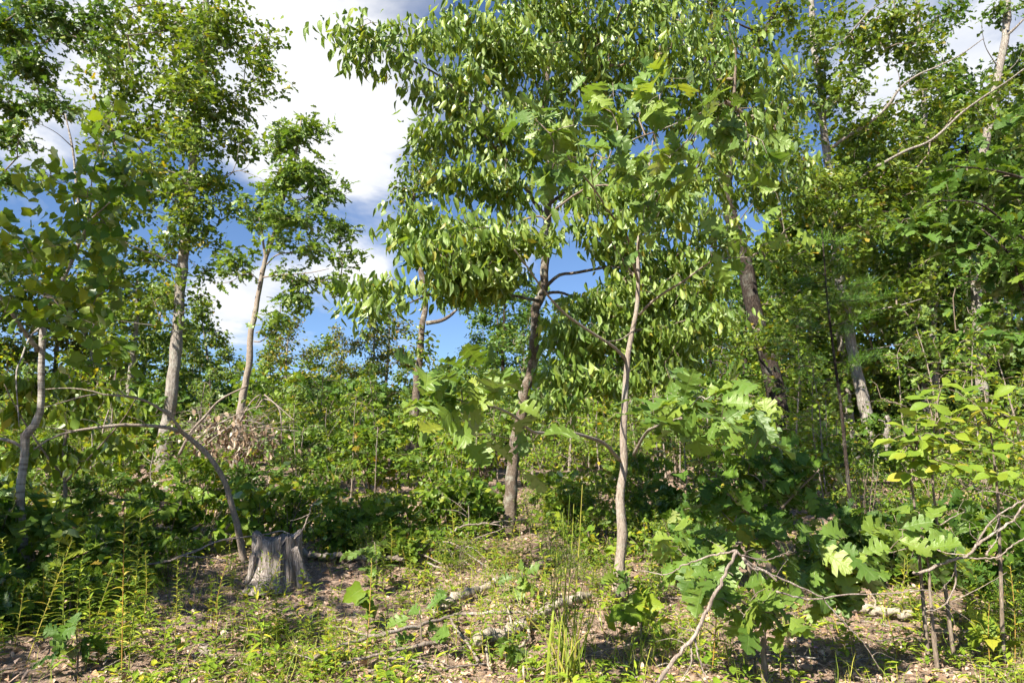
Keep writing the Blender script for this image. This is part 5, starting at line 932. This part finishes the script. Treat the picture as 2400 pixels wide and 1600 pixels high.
deadwood('fallen_branch', 'grey fallen branch crossing above the pale barkless one', 'branch', [([(1245, 1474), (1213, 1466), (1144, 1470), (1089, 1470), (1041, 1480), (972, 1504), (903, 1521), (800, 1549), (730, 1585)], None, 0, 8, 7), ([(900, 1522), (850, 1520), (800, 1500), (750, 1510)], None, 0, 5, 2)], 'dead', .04, 2)
deadwood('fallen_branch', 'grey dead branch along the bottom centre edge', 'branch', [([(1040, 1531), (955, 1549), (869, 1572), (800, 1590)], None, 0, 9, 6), ([(1052, 1470), (1075, 1510), (1100, 1545), (1120, 1580)], None, 0, 7, 5), ([(880, 1590), (930, 1575), (990, 1585), (1020, 1598)], None, 0, 6, 3)], 'dead', .02, 3)
deadwood('rotten_log', 'bleached rotten log pieces lying among weeds at centre', 'log', [([(1020, 1452), (1050, 1438), (1075, 1422), (1110, 1408), (1146, 1394)], None, 0, 22, 15), ([(1140, 1388), (1160, 1378), (1176, 1370)], None, 0, 10, 7)], 'log', seed=4)
deadwood('fallen_branch', 'dark broken branch end left of the tall grass', 'branch', [([(1245, 1362), (1270, 1345), (1300, 1332), (1340, 1328)], None, 0, 15, 11), ([(1280, 1340), (1275, 1362)], None, 0, 5, 3)], 'twig', .03, 5)
FD = ghit(893, 1315)
deadwood('fallen_branch', 'fanned grey dead branch running right from behind the stump', 'branch', [([(705, 1292), (740, 1299), (799, 1302), (850, 1304), (893, 1307), (948, 1308)], FD - .1, FD - .2, 14, 8), ([(945, 1308), (983, 1281), (1024, 1268), (1058, 1248), (1093, 1231), (1144, 1226), (1230, 1214)], FD, FD + .3, 7, 2), ([(1024, 1268), (1060, 1272), (1100, 1300), (1150, 1335)], FD, FD - .4, 5, 2), ([(948, 1308), (1000, 1318), (1060, 1350), (1080, 1372)], FD, FD - .6, 5, 2), ([(960, 1306), (990, 1300), (1030, 1318), (1066, 1332), (1080, 1366)], FD, FD - .5, 4, 1.5), ([(1000, 1305), (1040, 1290), (1056, 1290), (1066, 1306)], FD, FD - .2, 3, 1.5), ([(1030, 1296), (1080, 1280), (1110, 1285), (1140, 1312)], FD, FD - .3, 3, 1.5), ([(1066, 1320), (1090, 1315), (1120, 1355)], FD - .2, FD - .5, 3, 1.2), ([(1140, 1226), (1180, 1236), (1110, 1262)], FD + .1, FD, 3, 1.5)], 'dead', seed=6)
deadwood('forked_branch', 'grey forked dead branch leaning up from the ground in the right foreground', 'branch', [([(1540, 1600), (1600, 1521), (1628, 1484), (1683, 1380), (1727, 1291)], 3.55, 3.5, 9, 6.5), ([(1727, 1290), (1690, 1296), (1640, 1310), (1600, 1325), (1560, 1345), (1500, 1335)], 3.5, 3.9, 6, 2), ([(1727, 1292), (1752, 1315), (1800, 1342), (1855, 1366), (1924, 1399), (1944, 1422), (2027, 1511), (2065, 1573)], 3.5, 3.7, 5, 2), ([(1820, 1385), (1860, 1396), (1893, 1403), (1935, 1400), (1996, 1392), (2082, 1391), (2172, 1382), (2220, 1415), (2289, 1466)], 3.6, 3.9, 4.5, 1.5), ([(1740, 1300), (1790, 1312), (1830, 1300), (1855, 1290)], 3.5, 3.7, 3, 1.5), ([(1628, 1484), (1638, 1540), (1660, 1600)], 3.55, 3.5, 5, 3), ([(1618, 1500), (1620, 1550), (1600, 1590)], 3.55, 3.5, 4, 2), ([(1630, 1478), (1610, 1474), (1590, 1468)], 3.55, 3.5, 3, 2), ([(1740, 1305), (1760, 1330), (1790, 1335), (1820, 1360)], 3.5, 3.55, 6, 4)], 'dead', seed=7)
deadwood('dead_branch', 'bare grey dead branch spreading in from the right edge', 'branch', [([(2140, 1340), (2155, 1343), (2203, 1322), (2272, 1298), (2290, 1275), (2330, 1248), (2370, 1222), (2400, 1185), (2450, 1140)], 4.1, 3.9, 7, 4), ([(2278, 1293), (2310, 1239), (2341, 1205), (2400, 1170), (2430, 1150)], 4.05, 3.9, 4.5, 3), ([(2254, 1306), (2300, 1308), (2341, 1304), (2368, 1280), (2410, 1255)], 4.05, 3.9, 4, 3), ([(2240, 1320), (2238, 1370), (2210, 1420), (2170, 1432)], 4.05, 4.0, 4, 2), ([(2230, 1410), (2300, 1375), (2360, 1340)], 4.0, 3.9, 2, 1), ([(2330, 1245), (2340, 1215), (2325, 1195)], 3.95, 3.9, 2.5, 1), ([(2295, 1270), (2275, 1250), (2272, 1225)], 4, 3.95, 2.5, 1), ([(2310, 1300), (2335, 1265), (2338, 1240)], 4, 3.95, 3, 1.5), ([(2400, 1180), (2360, 1160), (2315, 1150), (2290, 1155)], 3.95, 3.9, 3, 1.5), ([(2203, 1230), (2235, 1210), (2262, 1198), (2250, 1190)], 4.1, 4.0, 3, 1.2), ([(2340, 1205), (2370, 1215), (2395, 1240)], 3.95, 3.9, 2, 1), ([(2372, 1190), (2385, 1175), (2376, 1155)], 3.9, 3.9, 2, 1), ([(2265, 1300), (2220, 1296), (2160, 1280), (2060, 1300)], 4.05, 4.2, 3, 1.5)], 'dead', seed=8)
HD = ghit(241, 1400)
deadwood('fallen_branch', 'long thin dead branch rising from the left edge to the stump', 'branch', [([(-40, 1480), (0, 1456), (86, 1408), (138, 1380), (241, 1342), (310, 1323), (362, 1321), (430, 1301), (517, 1267), (585, 1256), (654, 1244), (690, 1255)], HD - .3, HD + .5, 7, 3), ([(270, 1332), (240, 1318), (180, 1316)], HD, HD, 3, 1.5), ([(272, 1500), (273, 1400), (270, 1330), (250, 1280), (235, 1260)], HD, HD, 4, 1.5), ([(430, 1302), (500, 1308), (560, 1320), (600, 1305)], HD + .2, HD + .4, 3, 1)], 'dead', seed=9)
deadwood('dead_twig', 'thin bare twig rising from behind the stump top', 'branch', [([(690, 1262), (710, 1240), (724, 1205), (730, 1185), (750, 1165)], 6.1, 6.2, 4, 2), ([(724, 1205), (700, 1215), (680, 1220)], 6.1, 6.0, 2, 1)], 'dead', seed=10)
deadwood('fallen_branch', 'thin grey stick on the shaded ground at bottom left', 'branch', [([(240, 1590), (260, 1560), (300, 1530), (360, 1510), (400, 1497)], None, 0, 4, 2), ([(235, 1600), (280, 1575), (310, 1560)], None, 0, 3, 1.5)], 'dead', .02, 11)
deadwood('fallen_log', 'pale log half hidden under the right oak shoot', 'log', [([(1985, 1450), (2030, 1448), (2080, 1456), (2140, 1462)], None, 0, 20, 14)], 'log', seed=12)
deadwood('fallen_log', 'weathered log lying on bare ground beyond the slim sapling', 'log', [([(1355, 1128), (1390, 1124), (1430, 1122), (1470, 1120)], 11.5, 11.5, 16, 12)], 'log', seed=13)
deadwood('wood_chunk', 'small broken wood chunk on the ground at bottom left', 'log', [([(470, 1550), (485, 1556), (505, 1565)], None, 0, 14, 9)], 'dead', seed=14)
deadwood('broken_snag', 'short broken snag stump right of the mottled oak foot', 'snag', [([(2082, 1080), (2080, 1030), (2076, 975)], 13.0, 13.0, 16, 11)], 'oak_bark', seed=15)
# loose sticks on the ground
rk = np.random.default_rng(110)
for (px, py, L, w) in [(700, 1560, 120, 4), (780, 1470, 90, 3), (930, 1590, 140, 5), (1010, 1400, 80, 3), (1090, 1585, 110, 5), (1290, 1590, 130, 4), (1420, 1550, 120, 4), (1480, 1480, 90, 3), (1560, 1420, 100, 3), (1850, 1560, 140, 4), (2000, 1580, 120, 4), (2120, 1520, 130, 4), (2230, 1560, 110, 3), (2320, 1500, 120, 4), (640, 1450, 100, 3), (430, 1580, 110, 3), (1180, 1440, 90, 4), (860, 1350, 100, 4), (1520, 1390, 90, 5), (2060, 1480, 90, 3)]:
    a = rk.uniform(-.5, .5); dx, dy = L * math.cos(a), L * .45 * math.sin(a); pts = [(px - dx / 2, py - dy / 2), (px - dx * .1, py - dy * .1 - rk.uniform(0, 8)), (px + dx / 2, py + dy / 2)]; pts = [(x, min(y, 1640)) for x, y in pts]
    zn = next((z[2] for z in WZ if z[0] <= px < z[1]), WZ[-1][2]); tag(deadwood('fallen_stick', 'thin dead stick lying ' + zn, 'stick', [(pts, None, 0, w, w * .5)], 'dead', .0, 60 + int(px)), group='dead sticks on the ground')
# brush pile with dead leaves
def brush():
    D = 10.0; c = at(530, 1060, D); c[2] = gz(c[0], D); root = thing('brush_pile', 'brush pile of bare bent branches with hanging brown leaves behind the bent sapling', 'brush pile', c); rng = np.random.default_rng(100)
    for k, (pts, w0, w1) in enumerate([([(420, 1065), (448, 1012), (482, 974), (517, 936), (579, 904)], 8, 4), ([(470, 1040), (520, 1010), (570, 985), (640, 1000)], 5, 2), ([(600, 960), (620, 935), (655, 960), (660, 1040)], 4, 3), ([(440, 1050), (500, 1000), (580, 960), (620, 950)], 4, 2), ([(460, 1060), (540, 1000), (600, 1000), (700, 1010)], 4, 2), ([(560, 990), (590, 940), (612, 925), (600, 950)], 4, 2), ([(620, 925), (650, 950), (690, 985)], 4, 2), ([(500, 1050), (480, 1000), (440, 985)], 3, 1.5), ([(520, 1060), (560, 1040), (640, 1030)], 4, 2), ([(430, 1010), (470, 1000), (560, 980)], 3, 1.5)]):
        q = spline(trace(pts, D + .2 * math.sin(k), D - .3 * math.cos(k * 2)), 24); mb = MB(); mb.add(*tube(q, np.linspace(w0, w1, 24) * .5 * mpp(D), 6, .05, k)); link('limb', mb.mesh('limb', c), M['dead'], root)
    mb = MB()
    for k in range(240):
        s = at(rng.uniform(440, 640), rng.uniform(960, 1060), D + rng.uniform(-.4, .4)); d = rng.standard_normal(3) * (.22, .15, .12); mb.add(*tube(spline(np.array([s, s + d * .5 + (0, 0, .03), s + d]), 5), np.linspace(.004, .0015, 5), 4, cap=False))
    link('twigs', mb.mesh('twigs', c), M['dead'], root, kind='stuff')
    n = 420; P = np.array([at(x, y, D + dd) for x, y, dd in zip(rng.normal(550, 55, n), rng.normal(1030, 28, n), rng.uniform(-.45, .45, n))]); P[:, 2] = np.maximum(P[:, 2], gz(P[:, 0], P[:, 1]) + .02)
    A = rng.standard_normal((n, 3)) * .45 + (0, 0, -1); link('dead_leaves', leaves_mesh('dead_leaves', OVATE_FAR, P, A, rng.standard_normal((n, 3)), rng.uniform(.06, .11, n), rng, c), M['dead_leaf'], root, kind='stuff')
brush()

# ------------------------------------------------------------------ things that would share a label are told apart by their order from the left
ORD = ['leftmost', 'second from the left', 'third from the left', 'fourth from the left', 'fifth from the left', 'sixth from the left', 'seventh from the left', 'eighth from the left', 'ninth from the left', 'tenth from the left']
same = {}
for o in COL.objects:
    if o.parent is None and o.get('label') and o.get('group'): same.setdefault(o['label'], []).append(o)
for lab, os_ in same.items():
    if 1 < len(os_) <= 10 and lab != 'tiny pink wildflower under the sunlit oak bush' and 'just outside' not in lab:
        for k, o in enumerate(sorted(os_, key=lambda q: q.location.x / max(q.location.y, .1))): o['label'] = lab + ', ' + (ORD[k] if len(os_) > 2 else ('the left one', 'the right one')[k])
